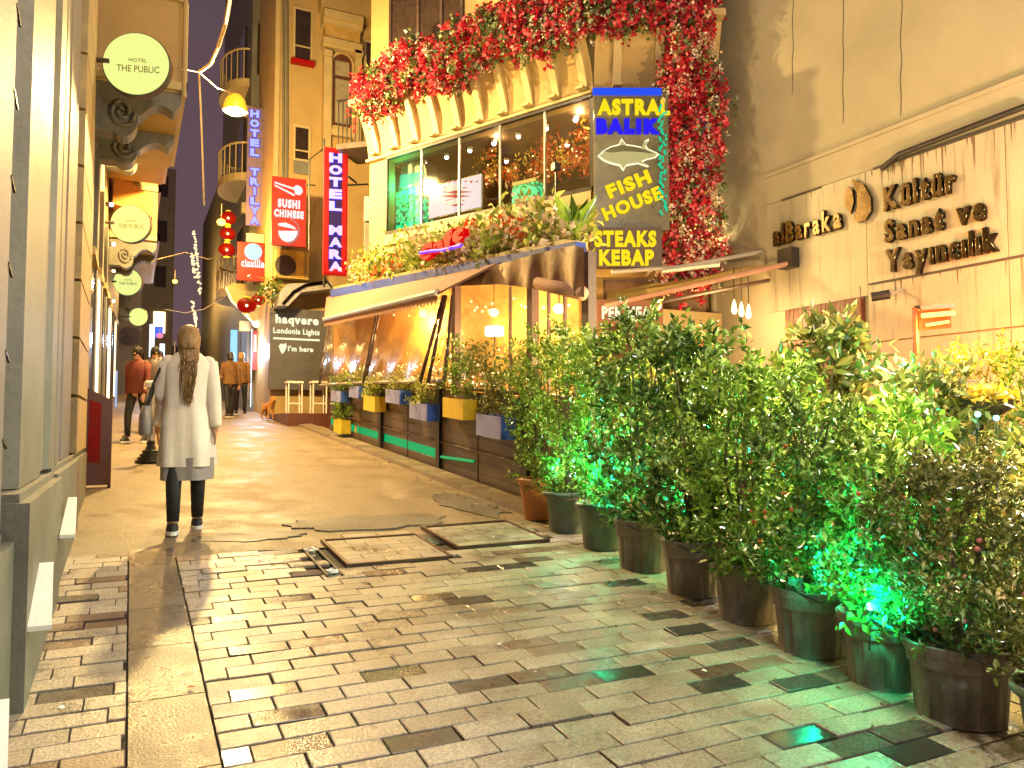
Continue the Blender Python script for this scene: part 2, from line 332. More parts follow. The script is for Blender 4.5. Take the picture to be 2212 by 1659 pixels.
def blob(mb, cx, cy, rx, ry, h, n=26, seed=0):
    rr = random.Random(seed); pts = []
    for k in range(n):
        a = 2*math.pi*k/n; q = 1+.18*rr.uniform(-1, 1); x = cx+rx*q*math.cos(a); y = cy+ry*q*math.sin(a); pts.append((x, y, gz(y)+h))
    base = [(x, y, z-.04) for x, y, z in pts]; b = len(mb.v); mb.v += pts+base
    mb.f += [tuple(b+i for i in range(n))]+[(b+i, b+n+i, b+n+(i+1) % n, b+(i+1) % n) for i in range(n)]
blob(mb, 2.05, 7.05, .75, .33, .004, seed=3); blob(mb, .9, 6.72, .45, .16, .003, seed=5); blob(mb, 3.25, 7.7, .28, .75, .004, seed=8)
struct(mb, 'asphalt_patch', m_patch)
# paving
PAV = tag(link('pavement', None), None, None, None, 'structure')
bpy.data.objects.remove(PAV)
mb = MB()
for a, b in ((-3.0, 0.), (0., 3.), (3., 6.6)): mb.add([(-.5, a, gz(a)-.022), (8.3, a, gz(a)-.022), (8.3, b, gz(b)-.022), (-.5, b, gz(b)-.022)], [(0,1,2,3)])
mb.add([(3.9, 6.6, gz(6.6)-.022), (8.3, 6.6, gz(6.6)-.022), (8.3, 17, gz(17)-.022), (3.9, 17, gz(17)-.022)], [(0,1,2,3)])
pav = struct(mb, 'pavement', m_joint)
TL = .29; TW = .134; G = .0075; ANG = math.atan(S)
def pmesh(nm, m, L=TL, Wd=TW):
    a, b, e, h = (L-G)/2, (Wd-G)/2, .004, .02
    me = bpy.data.meshes.new(nm)
    me.from_pydata([(-a,-b,-h),(a,-b,-h),(a,b,-h),(-a,b,-h),(-a,-b,-.003),(a,-b,-.003),(a,b,-.003),(-a,b,-.003),(-a+e,-b+e,0),(a-e,-b+e,0),(a-e,b-e,0),(-a+e,b-e,0)], [],
      [(0,1,5,4),(1,2,6,5),(2,3,7,6),(3,0,4,7),(4,5,9,8),(5,6,10,9),(6,7,11,10),(7,4,8,11),(8,9,10,11)]); me.materials.append(m); return me
pm = [pmesh('paver', m_paver), pmesh('paver', m_paverd), pmesh('paver', m_paverb)]
tiles = []
def plates(x, y): return (1.38 < x < 2.32 and 5.5 < y < 6.42) or (2.28 < x < 3.3 and 5.75 < y < 6.72) or (1.2 < x < 1.36 and 5.3 < y < 6.2)
row = 0; y = -.6
dark_spots = [(2.3, 1.75), (2.75, 2.15), (2.35, 2.9), (1.0, 2.95), (1.55, 3.35), (1.15, 3.6), (2.15, 3.15), (2.75, 3.6), (1.95, 4.5), (2.6, 5.1), (.6, 4.15), (.85, 4.9), (1.9, 1.9), (.55, 3.3)]
while y < 6.55:
    x = -.42-(row % 2)*TL/2 if True else 0
    off = (row % 2)*TL*.5+.04+.03*math.sin(row*2.1)
    for side in (0, 1):
        xs = -.42-off if side == 0 else .325-off
        xe = .015 if side == 0 else 8.2
        x = xs
        while x < xe:
            a, b = max(x, -.42 if side == 0 else .325), min(x+TL, xe)
            lim = 6.5 if side == 0 else (6.22 if a < 1.6 else 6.55)
            if b-a > .014 and y < lim and not plates((a+b)/2, y): tiles.append(((a+b)/2, y, b-a))
            x += TL
    y += TW; row += 1
def vis(t):
    v = Vector((t[0], t[1], gz(t[1])))-EYE; xx = v.x*math.cos(YAW)-v.y*math.sin(YAW); yy = v.x*math.sin(YAW)+v.y*math.cos(YAW)
    if yy < .5: return 1e9
    u = F_*xx/yy
    return v.length if abs(u) < 1130 and F_*(-v.z)/yy < 760 and t[0] < 3.25 else 1e6+v.length
tiles.sort(key=vis); rest = []
for i, (x, y, L) in enumerate(tiles):
    kind = 0
    for dx, dy in dark_spots:
        if abs(x-dx) < .15 and abs(y-dy) < .067: kind = 1
    if kind == 0 and random.random() < .025: kind = 1
    elif kind == 0 and random.random() < .075: kind = 2
    rz, tz = random.gauss(0, .0024), random.gauss(0, .009)
    if i < 298:
        o = bpy.data.objects.new('paver', pm[kind]); C.objects.link(o); o.parent = pav; o.location = (x, y, gz(y)+rz); o.scale = (L/TL, 1, 1); o.rotation_euler = (ANG+tz, random.gauss(0, .008), random.gauss(0, .004))
    else: rest.append((x, y, L, rz, kind))
for kind, m in ((0, m_paver), (1, m_paverd), (2, m_paverb)):
    mb = MB()
    for x, y, L, rz, k in rest:
        if k != kind: continue
        a, b = (L-G)/2, (TW-G)/2; c = [(x-a, y-b), (x+a, y-b), (x+a, y+b), (x-a, y+b)]
        mb.add([(p, q, gz(q)-.02) for p, q in c]+[(p, q, gz(q)+rz) for p, q in c], [(4,5,6,7), (0,1,5,4), (1,2,6,5), (2,3,7,6), (3,0,4,7)])
    mb.build('paver_field', m, pav)['kind'] = 'stuff'
y = -.5
while y < 6.5:
    L = random.choice([.52, .6, .66]); mb = MB(); y2 = y+L-.008
    mb.hexa([(.022,y,gz(y)-.02), (.318,y,gz(y)-.02), (.318,y2,gz(y2)-.02), (.022,y2,gz(y2)-.02), (.022,y,gz(y)+.001), (.318,y,gz(y)+.001), (.318,y2,gz(y2)+.001), (.022,y2,gz(y2)+.001)])
    mb.build('slab', m_slab, pav); y += L
# access covers filled with pavers, and the slot drain
def cover(x0, y0, x1, y1, label, tilt):
    t = thing('access_cover', (x0, y0, gz(y0)), label, 'access cover')
    def z(y, x, h): return gz(y)+h+tilt*(x-x0)
    mb = MB()
    for a, b, c, d in ((x0, y0, x1, y0+.025), (x0, y1-.025, x1, y1), (x0, y0+.025, x0+.025, y1-.025), (x1-.025, y0+.025, x1, y1-.025)):
        mb.hexa([(a,b,z(b,a,-.02)), (c,b,z(b,c,-.02)), (c,d,z(d,c,-.02)), (a,d,z(d,a,-.02)), (a,b,z(b,a,.018)), (c,b,z(b,c,.018)), (c,d,z(d,c,.018)), (a,d,z(d,a,.018))])
    mb.build('frame', m_terra if False else M('rusty_steel', (.12,.06,.045), .4, metal=.6, var=.4), t)
    r = 0; y = y0+.03
    while y+.1 < y1:
        x = x0+.03-(r % 2)*.14
        while x < x1-.03:
            a, b = max(x, x0+.028), min(x+.275, x1-.028); q = min(y+.122, y1-.028)
            if b-a > .04:
                mm = MB(); mm.hexa([(a,y,z(y,a,-.02)), (b,y,z(y,b,-.02)), (b,q,z(q,b,-.02)), (a,q,z(q,a,-.02)), (a,y,z(y,a,.013)), (b,y,z(y,b,.013)), (b,q,z(q,b,.013)), (a,q,z(q,a,.013))]); mm.build('paver', m_paver, t)
            x += .282
        y += .128; r += 1
cover(1.41, 5.52, 2.22, 6.38, 'larger square cover set with pavers beside the slot drain', 0)
cover(2.36, 5.78, 3.2, 6.66, 'smaller paver-filled cover near the first pots, lifted proud of the paving', .01)
t = thing('slot_drain', (1.24, 5.3, gz(5.3)), 'narrow rusty drain slot with two pale rags lying in it', 'drain')
mb = MB()
for xa in (1.215, 1.315): mb.hexa([(xa,5.3,gz(5.3)-.02), (xa+.015,5.3,gz(5.3)-.02), (xa+.015,6.15,gz(6.15)-.02), (xa,6.15,gz(6.15)-.02), (xa,5.3,gz(5.3)+.012), (xa+.015,5.3,gz(5.3)+.012), (xa+.015,6.15,gz(6.15)+.012), (xa,6.15,gz(6.15)+.012)])
mb.build('rim', m_black, t)
for i, (x, y) in enumerate(((1.27, 5.36), (1.26, 6.02))):
    mb = MB(); mb.sphere((x, y, gz(y)+.015), .045, 9, 6, .4)
    mb.v = [(a+random.uniform(-.012,.012), b+random.uniform(-.02,.02), c+random.uniform(-.008,.012)) for a, b, c in mb.v]; mb.build('rag', m_white, t)
rr = random.Random(4)
for i, (u, v, lb) in enumerate(((333, 1391, 'white paper scrap on the wide slab strip'), (130, 1530, 'pair of white scraps by the left wall'), (1078, 1392, 'tiny pale crumb in the middle of the pavers'), (412, 1485, 'small orange leaf lying on the slab strip edge'), (1522, 1450, 'white scrap near the green pots'), (1067, 1160, 'crumpled white scrap on the smaller cover'))):
    g = gnd(u, v, .012); mb = MB(); n = 6
    mb.v = [tuple(g+Vector((rr.uniform(.006,.016)*math.cos(2*math.pi*k/n)*1.3, rr.uniform(.008,.02)*math.sin(2*math.pi*k/n), rr.uniform(0,.008)))) for k in range(n)]+[tuple(g+Vector((0,0,.01)))]
    mb.f = [(k, (k+1) % n, 6) for k in range(n)]+[tuple(range(n))[::-1]]; tag(mb.build('paper_scrap' if 'leaf' not in lb else 'fallen_leaf', m_white if 'leaf' not in lb else m_flo, org=tuple(g)), lb, 'litter')

# ================================================================== LEFT BUILDING
LB = thing('stone_building', (-.4, 4, gz(4)), 'grey-beige stone building with tall pilasters filling the left edge', 'building')
mb = MB(); mb.box((-6, -1.2, -.5), (-.85, 9.3, 12)); mb.build('wall', m_lrecess, LB)
def pil(y0, y1, m, steps, zb):
    """pilaster with moulded sides: steps = (y inset, x proud)"""
    mb = MB()
    prof = [(y0, -.85)]
    for dy, x in steps: prof += [(y0+dy, x)]
    for dy, x in steps[::-1]: prof += [(y1-dy, x)]
    prof += [(y1, -.85)]
    n = len(prof); b = len(mb.v)
    for z in (zb, 12): mb.v += [(x, y, z) for y, x in prof]
    mb.f += [(b+i, b+(i+1) % n, b+n+(i+1) % n, b+n+i) for i in range(n)]; mb.build('pilaster', m, LB)
st = [(0,-.62), (.12,-.62), (.14,-.53), (.26,-.53), (.28,-.47), (.36,-.47), (.38,-.42)]
pil(.3, 2.7, m_lstone, st, 1.0); pil(2.75, 3.58, m_lrecess, [(0,-.60), (.08,-.60), (.10,-.425)], 1.0)
pil(3.93, 4.86, m_lstone, [(0,-.5), (.03,-.42)], 1.14); pil(4.90, 5.10, m_lstone, [(0,-.46), (.04,-.43)], 1.16); pil(5.14, 5.52, m_lstone, [(0,-.44), (.03,-.405)], 1.16); pil(5.56, 6.02, m_lstone, [(0,-.45), (.04,-.425), (.12,-.425), (.14,-.415)], 1.16)
pil(6.05, 7.55, m_lrecess, [(0,-.46), (.1,-.46), (.12,-.44), (.3,-.44), (.33,-.43)], 1.16)
for i, (ya, yb, zt, xx) in enumerate(((.2, 2.8, .95, -.36), (3.68, 5.35, 1.10, -.35), (5.36, 7.55, 1.12, -.37), (7.56, 9.3, 1.12, -.39), (2.8, 3.68, .95, -.40))):
    mb = MB(); mb.box((-.86, ya, -.3), (xx, yb, zt)); mb.box((-.86, ya+.03, zt), (xx-.04, yb-.03, zt+.035)); mb.build('plinth', m_lstone, LB)
for z in range(0, 22):       # rusticated blocks
    mb = MB(); z0 = 1.17+z*.5; mb.box((-.86, 7.62, z0), (-.40, 9.28, z0+.475)); mb.build('stone', m_rustic, LB)
mb = MB(); mb.box((-.84, 3.61, 1.0), (-.80, 3.92, 9)); mb.build('window', m_dglass, LB)
for z in (1.0, 2.6, 4.2, 5.8):
    mb = MB(); mb.box((-.80, 3.61, z), (-.74, 3.92, z+.06)); mb.build('glazing_bar', m_dark, LB)
for k in range(14):
    z = 1.35+k*.335; mb = MB(); mb.hexa([(-.43,3.46,z), (-.421,3.46,z), (-.421,3.575,z-.03), (-.43,3.575,z-.03), (-.43,3.46,z+.012), (-.421,3.46,z+.012), (-.421,3.575,z-.018), (-.43,3.575,z-.018)]); mb.build('joint', m_black, LB)
for i, (ya, yb, z, zf, lb) in enumerate(((2.45, 2.72, .50, .60, 'white tilted ledge at the wall foot nearest the camera'), (3.72, 4.14, .58, .77, 'white tilted ledge at the wall foot, middle of three'), (5.2, 5.85, .76, .92, 'white tilted ledge at the wall foot, farthest of three'))):
    mb = MB(); xi, xo = -.352 if i < 2 else -.345, -.265; mb.hexa([(xi,ya,z), (xo,ya,z), (xo-.03,yb,zf), (xi,yb,zf), (xi,ya,z+.02), (xo,ya,z+.02), (xo-.03,yb,zf+.02), (xi,yb,zf+.02)])
    tag(mb.build('wall_ledge', m_white, org=(-.31, ya, z)), lb, 'ledge', 'white ledges along the left wall')
# farther left building with bays
LB2 = thing('ornate_building', (-.4, 12, gz(12)), 'yellow lit ornate building with stacked bays on scroll brackets, left side', 'building')
mb = MB(); mb.box((-6, 9.35, -.2), (-.48, 34, 14)); mb.build('wall', m_rustic, LB2)
for y in (9.5, 11.3, 13.4, 15.8):
    mb = MB(); mb.box((-.48, y, .6), (-.42, y+.5, 5)); mb.build('pilaster', m_lstone, LB2)
def scroll(y, x1, z1, hgt, t=.28):
    """carved console: outline with a volute"""
    mb = MB(); x0 = -.46; Wd = x1-x0; fr = Fr((x0, y), (1, 0))
    pts = [(0, z1), (Wd, z1), (Wd, z1-hgt*.22), (Wd*.93, z1-hgt*.36)]
    pts += [(Wd*(.9-.35*k/8), z1-hgt*(.36+.02*k-.16*math.sin(math.pi*k/8))) for k in range(9)]
    pts += [(Wd*(.34+.17*math.cos(a)), z1-hgt*(.62+.36*math.sin(a))) for a in [R(-10+i*20) for i in range(8)]]
    pts += [(0, z1-hgt*.9)]
    fr.poly(mb, pts, 0, -t)
    path = [fr.w(Wd*(.33+.15*(1-i/26)*math.cos(i*.5)), z1-hgt*(.52+.3*(1-i/26)*math.sin(i*.5)), .02) for i in range(26)]
    mb.tube(path, .022, 6); return mb.build('scroll_bracket', m_lstone, LB2)
for (ya, yb, x1, z0, z1) in ((9.9, 12.9, .47, 5.35, 13.5), (13.6, 17.4, .50, 6.35, 12.5), (18.4, 24, .45, 5.35, 12)):
    mb = MB(); mb.box((-.47, ya, z0), (x1, yb, z1)); mb.build('bay', m_cream, LB2)
    for zc in (z0+.02, z0+1.1, z0+2.5, z0+4.2):
        mb = MB(); mb.box((-.46, ya-.06, zc), (x1+.06, ya-.003, zc+.1)); mb.box((x1+.003, ya-.06, zc), (x1+.06, yb, zc+.1)); mb.build('cornice', m_creamw, LB2)
    mb = MB(); mb.box((-.3, ya-.02, z0+1.35), (x1-.2, ya-.002, z0+2.3)); mb.build('panel', m_cream, LB2)
    scroll(ya+.02, x1, z0-.002, .62); scroll(ya+1.5, x1, z0-.002, .5)
mb = MB(); mb.tube([(.50, 9.86, 5.3), (.50, 9.86, 12)], .03, 8); mb.build('drainpipe', m_creamw, LB2)
for i in range(9):      # lit niches and shop fronts
    y = 10.4+i*2.4; mb = MB(); mb.box((-.475, y, gz(y)+.3), (-.44, y+.9, gz(y)+2.6)); mb.build('shop_window', (e_soft if i % 3 == 1 else m_dglass), LB2)
    mb = MB(); mb.box((-.47, y-.08, gz(y)+2.65), (-.40, y+.98, gz(y)+2.75)); mb.build('window_head', m_creamw, LB2)
# orange canopy
c = thing('orange_canopy', (-.1, 15.6, 5), 'small orange lit canopy under the second bay on the left', 'canopy')
mb = MB(); mb.hexa([(-.40,17.6,5.9), (.34,17.6,5.7), (.34,18.3,5.7), (-.40,18.3,5.9), (-.40,17.6,6.6), (.34,17.6,6.1), (.34,18.3,6.1), (-.40,18.3,6.6)]); mb.build('canopy_fabric', M('orange_fabric', (.6,.25,.05), .7), c)
# round hotel signs
for i, (u, v, r, d, lb) in enumerate(((298,143,70,8.4,'largest round pale yellow lit hotel sign, topmost on the left'), (284,485,42,14,'second round yellow lit sign below the biggest one'), (277,610,30,19.6,'third round yellow lit sign down the left side'), (300,685,20,29,'smallest and farthest round yellow lit sign'))):
    p = dep(u, v, d); t = thing('round_sign', p, lb, 'sign', 'round lit hotel signs on the left facade')
    fr = Fr((p.x, p.y), (math.cos(R(-18)), math.sin(R(-18)))); rad = r/F_*d*.99
    mb = MB(); fr.poly(mb, [(rad*math.cos(k*math.pi/24), p.z+rad*math.sin(k*math.pi/24)) for k in range(48)], .05, -.05); mb.build('rim', m_dark, t)
    mb = MB(); fr.poly(mb, [(rad*.965*math.cos(k*math.pi/24), p.z+rad*.965*math.sin(k*math.pi/24)) for k in range(48)], .062, .052); mb.build('lit_face', e_disc, t)
    q = fr.off(.066)
    if i < 3:
        m_ink = bpy.data.materials.get('ink') or M('ink', (.18,.12,.02), .6)
        text_fit(q, 'THE PUBLIC', u-r*.66, v-r*.10+r*.08, u+r*.66, v+r*.10+r*.08, 0, m_ink, t, .002, .0)
        text_fit(q, 'HOTEL', u-r*.28, v-r*.24, u+r*.28, v-r*.13, 0, m_ink, t, .002, 0)
    mb = MB(); mb.tube([(p.x-rad*.8, p.y, p.z), (-.46, p.y+.05, p.z)], .025, 6); mb.build('bracket', m_dark, t)
# wall lamps on the left facade
for i, (u, v, cc, lb) in enumerate(((252,32,e_white,'long white tube lamp high on the left facade'), (288,441,e_white,'small white bulb beside the scroll bracket'), (305,527,e_white,'white bulb with red collar left of the second round sign'), (300,585,e_soft,'warm bulb next to the second round sign edge'), (302,650,e_soft,'warm wall lamp between round signs'), (242,910,e_white,'tiny blue-white light low on the stone wall'))):
    p = onX(min(u, 250)-18 if u < 290 else 238, v, -.40); t = thing('wall_lamp', p, lb, 'lamp')
    mb = MB(); mb.sphere(p+Vector((.06,0,0)), .035 if i else .05, 10, 6, 1 if i else 5); mb.build('bulb', cc, t, True)
    mb = MB(); mb.box((p.x-.04, p.y-.03, p.z-.03), (p.x+.03, p.y+.03, p.z+.03)); mb.build('mount', m_dark, t)
# menu board
t = thing('menu_board', (-.3, 9.8, gz(9.8)), 'dark board with slanted top and red panel leaning by the left wall', 'sign board')
fr = Fr((0, 9.8), (1, 0)); mb = MB(); z0 = gz(9.8)+.02
fr.poly(mb, [(-.47, z0), (-.17, z0), (-.17, 1.68), (-.47, 1.84)], .03, -.03); mb.build('board', M('dark_board', (.10,.035,.025), .4), t)
mb = MB(); fr.poly(mb, [(-.40, 1.0), (-.28, .98), (-.28, 1.64), (-.40, 1.69)], .036, .031); mb.build('red_panel', m_red, t)
text_fit(Fr((0, 9.8), (1, 0)), 'ODAVA', 190, 925, 212, 985, .038, m_redb, t, .002, .02, R(-90) if False else 0)
mb = MB(); fr.box(mb, -.47, 1.695+.12, -.17, 1.705+.12, .04, -.04); 
for x in (-.45, -.2):
    mb = MB(); mb.box((x, 9.72, gz(9.72)), (x+.03, 9.88, gz(9.8)+.03)); mb.build('foot', m_black, t)
# cast iron bollard
g = gnd(325, 998); t = thing('bollard', g, 'cast iron bollard with flared ribbed base and pale top, left of the walking woman', 'bollard')
mb = MB(); mb.lathe([(.20,0),(.20,.03),(.17,.035),(.17,.07),(.14,.075),(.14,.115),(.11,.12),(.11,.16),(.08,.17),(.05,.24),(.06,.27),(.045,.30)], g, 20); mb.build('base', m_black, t)
mb = MB(); mb.lathe([(.05,.30),(.042,.6),(.042,.95),(.065,.97),(.065,1.02),(.045,1.04)], g, 16); mb.build('shaft', m_grey, t)
mb = MB(); mb.lathe([(.09,1.041),(.1,1.06),(.1,1.11),(.07,1.14)], g, 16); mb.build('cap', m_white, t)

# ================================================================== RIGHT WALL
XW = 8.2; FW = Fr((XW, 0), (0, -1))
RW = thing('cultural_centre', (XW, 6, gz(6)), 'tall plain beige plastered building with metal letters on the right', 'building')
mb = MB(); mb.box((XW, -4, -.5), (14, 9.55, 14)); mb.build('wall', m_wall, RW)
mb = MB(); mb.tube([(XW+.12, 9.5, 0), (XW+.12, 9.5, 14)], .14, 16); mb.build('rounded_corner', m_wall, RW, True)
mb = MB(); FW.box(mb, -8.32, 4.56, 4, 4.95, .0, .03); FW.box(mb, -8.32, 4.95, 4, 5.0, .0, .05); mb.build('ledge', m_wall, RW)
# cladding sheets
ed = [-8.3, -6.62, -4.9, -3.2, -1.6, 0, 1.7, 3.4]
for i in range(len(ed)-1):
    mb = MB(); FW.box(mb, ed[i]+.004, 3.145 if i else 3.0, ed[i+1]-.004, 4.55, .001, .045); mb.build('cladding_panel', m_clad, RW)
    if i:
        mb = MB(); FW.box(mb, ed[i]+.004, 2.42, ed[i+1]-.004, 3.125, .001, .045); mb.build('cladding_panel', m_clad, RW)
        mb = MB(); FW.box(mb, ed[i]+.004, .0, ed[i+1]-.004, 2.40, .001, .045); mb.build('cladding_panel', m_clad, RW)
rw = random.Random(9)
for a0, a1, zz in ((-8.0, -7.3, 4.55), (-6.5, -3.2, 4.555), (-6.55, -.5, 3.135)):
    mb = MB(); FW.box(mb, a0, zz-.018, a1, zz+.012, .046, .052); mb.build('grime_line', m_grime, RW)
mb = MB(); mb.tube([FW.w(-6.35, 4.5, .09), FW.w(-6.1, 4.6, .1), FW.w(-5.4, 4.62, .1), FW.w(-4.6, 4.64, .1)], .035, 8); mb.build('cable_bundle', m_black, RW)
mb = MB()
for k in range(70):
    a = rw.choice([rw.uniform(-6.3, -5.2), rw.uniform(-8, -1), rw.uniform(-6.5, -2)]); z = 4.54 if k % 3 else 3.13; h = rw.uniform(.08, .5)*rw.random()**.5; ww = rw.uniform(.004, .014)
    FW.poly(mb, [(a-ww, z), (a+ww, z), (a+ww*.3, z-h)], .0462+k*2e-5, .0470+k*2e-5)
mb.build('drip_stain', M('drip', (.10,.065,.035), .8), RW)['kind'] = 'stuff'
for a, z0, z1 in ((-7.8, 6.0, 10), (-6.1, 5.1, 10), (-6.95, 5.3, 8.2)):
    rk = random.Random(int(z0*10)); z = z0; p_ = []
    while z < z1: p_.append(FW.w(a+rk.uniform(-.02, .02)+.03*math.sin(z), z, .003)); z += .22
    mb = MB(); mb.tube(p_, .0045, 4); mb.build('crack', m_grime, RW)
# door
mb = MB(); FW.box(mb, -7.98, .5, -6.7, 3.0, .002, .03); mb.build('door_surround', m_redwood, RW)
for k in range(16):
    mb = MB(); FW.box(mb, -7.96+k*.078, 2.62, -7.89+k*.078, 2.98, .031, .06); mb.build('board', m_redwood, RW)
mb = MB(); FW.box(mb, -7.98, 2.56, -6.7, 2.61, .031, .10); mb.build('door_head', M('ochre_wood', (.35,.18,.05), .5), RW)
for a in (-7.9, -7.3):
    mb = MB(); FW.box(mb, a, .6, a+.55, 2.55, .031, .07); d = mb.build('door', m_redwood, RW)
    mb = MB(); FW.box(mb, a+.1, 1.7, a+.45, 2.4, .071, .075); mb.build('pane', m_dglass, d)
# letters
FL = FW.off(.075)
lt = thing('wall_lettering', (XW-.07, 6.5, 3.6), 'brass alBaraka lettering with drop emblem and three more lines on the blank wall', 'lettering')
letters(FL, 'alBaraka', -8.13, 3.93, -6.95, .27, 0, m_brass, lt, .028, .03, dz=0)
letters(FL, 'Kültür', -6.33, 3.99, -5.42, .26, 0, m_brass, lt, .028, .03)
letters(FL, 'Sanat ve', -6.33, 3.60, -5.10, .25, 0, m_brass, lt, .028, .03)
letters(FL, 'Yayıncılık', -6.33, 3.24, -4.98, .25, 0, m_brass, lt, .028, .03)
for sgn, pts in ((1, [(-6.78,4.5),(-6.60,4.38),(-6.50,4.18),(-6.50,4.02),(-6.58,3.93),(-6.70,3.92),(-6.76,3.98),(-6.70,4.12),(-6.70,4.3)]), (0, [(-6.84,4.42),(-6.77,4.36),(-6.75,4.2),(-6.80,4.06),(-6.88,4.18),(-6.89,4.32)])):
    mb = MB(); FL.poly(mb, pts, .03, -.01); mb.build('drop_emblem', m_brass, lt)
t = thing('security_camera', FW.w(-6.1, 2.95, .15), 'dark bullet security camera on the wall under the brass letters', 'camera')
p = FW.w(-6.15, 2.93, .25); mb = MB(); mb.tube([p+Vector((-.12,.16,-.02)), p+Vector((0,0,0))], .055, 10); mb.build('camera_housing', m_black, t)
mb = MB(); mb.tube([p, FW.w(-6.15, 3.0, .04)], .018, 6); mb.build('bracket', m_grey, t)

# ================================================================== RESTAURANT BUILDING
C1 = Vector((6.45, 10.2, 0)); C0 = Vector((8.2, 9.35, 0)); CF = Vector((4.4, 14.5, 0))
FA = Fr(C1, C1-CF); FC = Fr(C1, C0-C1)
aL = FA.px(797, 400)[0]; LC = (C0-C1).length
RB = thing('restaurant_building', (6.4, 10.2, gz(10.2)), 'cream corner restaurant with glazed upper dining room and flower-topped cornice', 'building')
ZS, ZT, ZB = 5.1, 6.6, 7.6
mb = MB(); FA.box(mb, aL, 0, 0, ZS-.25, -.02, -.25); FA.box(mb, aL, ZS-.25, FA.px(832,430)[0], ZT, -.02, -.25); FC.box(mb, 0, 3.7, LC, ZS, -.02, -.25)
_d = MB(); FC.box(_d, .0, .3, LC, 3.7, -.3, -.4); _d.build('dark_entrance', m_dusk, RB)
FA.box(mb, aL, ZT, 0, 14, -.02, -.3); FC.box(mb, 0, ZT, LC, 14, -.02, -.3); mb.build('wall', m_cream, RB)
a_w = FA.px(838,430)[0]
mb = MB(); FA.box(mb, a_w, ZS-.25, 0, ZS-.06, .0, .10); FA.box(mb, a_w, ZS-.38, 0, ZS-.252, .0, .05); mb.build('sill', m_creamw, RB)
mb = MB(); FA.box(mb, a_w, ZS-.06, 0, ZS+.02, .0, .07); FA.box(mb, a_w, ZT-.06, 0, ZT, .0, .07); mb.build('window_frame', m_black, RB)
for k in range(6):
    a = a_w*(1-k/5); mb = MB(); FA.box(mb, a-(.05 if k == 5 else 0), ZS+.02, a+.03, ZT-.06, .01, .05); mb.build('mullion', m_black if k in (0, 5) else m_grey, RB)
    if k < 5: mb = MB(); FA.box(mb, a+.035, ZS+.025, a_w*(1-(k+1)/5)-.005, ZT-.065, .025, .03); mb.build('pane', m_glass, RB)
# coved band with curved brackets
def cove(fr, a0, a1, m=m_cream, name='cove', w=None):
    mb = MB(); n = 8; rings = []
    for k in range(n+1):
        q = k/n; o = .02+.30*(1-math.cos(q*math.pi/2)); rings.append((ZT+.05+(ZB-ZT-.05)*q, o))
    for (za, oa), (zb, ob) in zip(rings, rings[1:]): mb.add([fr.w(a0, za, oa), fr.w(a1, za, oa), fr.w(a1, zb, ob), fr.w(a0, zb, ob)], [(0,1,2,3)])
    return mb.build(name, m, RB, True)
cove(FA, aL, .0); cove(FC, 0, LC)
def cbracket(fr, a):
    pts = [(.0, ZT+.06)]; mb = MB(); n = 9; wd = .065
    for k in range(n+1):
        q = k/n; z = ZT+.12+(ZB-ZT-.14)*q; o0 = .02+.30*(1-math.cos(q*math.pi/2)); o1 = o0+.05+.05*math.sin(q*math.pi)
        mb.v += [tuple(fr.w(a-wd, z, o0-.02)), tuple(fr.w(a+wd, z, o0-.02)), tuple(fr.w(a+wd, z, o1)), tuple(fr.w(a-wd, z, o1))]
    for k in range(n):
        b = k*4
        for i in range(4): mb.f.append((b+i, b+(i+1) % 4, b+4+(i+1) % 4, b+4+i))
    mb.f += [(0,1,2,3), (n*4+3, n*4+2, n*4+1, n*4)]
    br = mb.build('bracket', m_creamw, RB)
    mb = MB(); fr.box(mb, a-.07, ZT+.07, a+.07, ZT+.11, .05, .2); mb.build('drop', m_creamw, br)
nb = 10
for k in range(nb): cbracket(FA, aL+.3+(-aL-.45)*k/(nb-1))
for a in (.35, 1.0): cbracket(FC, a)
mb = MB(); FA.box(mb, aL, ZB, .0, ZB+.1, .0, .55); FC.box(mb, -.2, ZB, LC, ZB+.1, .0, .55); mb.build('cornice', m_creamw, RB)
mb = MB(); FA.box(mb, aL, ZT, 0, ZT+.045, .0, .09); FC.box(mb, 0, ZT, LC, ZT+.045, .0, .09); mb.build('band_foot', m_creamw, RB)
# upper windows
for (u0, v0, u1, v1) in ((848, -10, 905, 112), (908, -12, 955, 95), (958, -12, 998, 80)):
    mb = MB(); a0, z0, a1, z1 = FA.ext(u0, v0, u1, v1); FA.box(mb, a0, 7.9, a1, 9.9, -.015, .02); mb.build('upper_window', m_dglass, RB)
for u in (846, 906, 956, 1000):
    a = FA.px(u, 50)[0]; mb = MB(); FA.box(mb, a-.03, 7.8, a+.03, 10, -.01, .05); mb.build('window_frame', m_dark, RB)
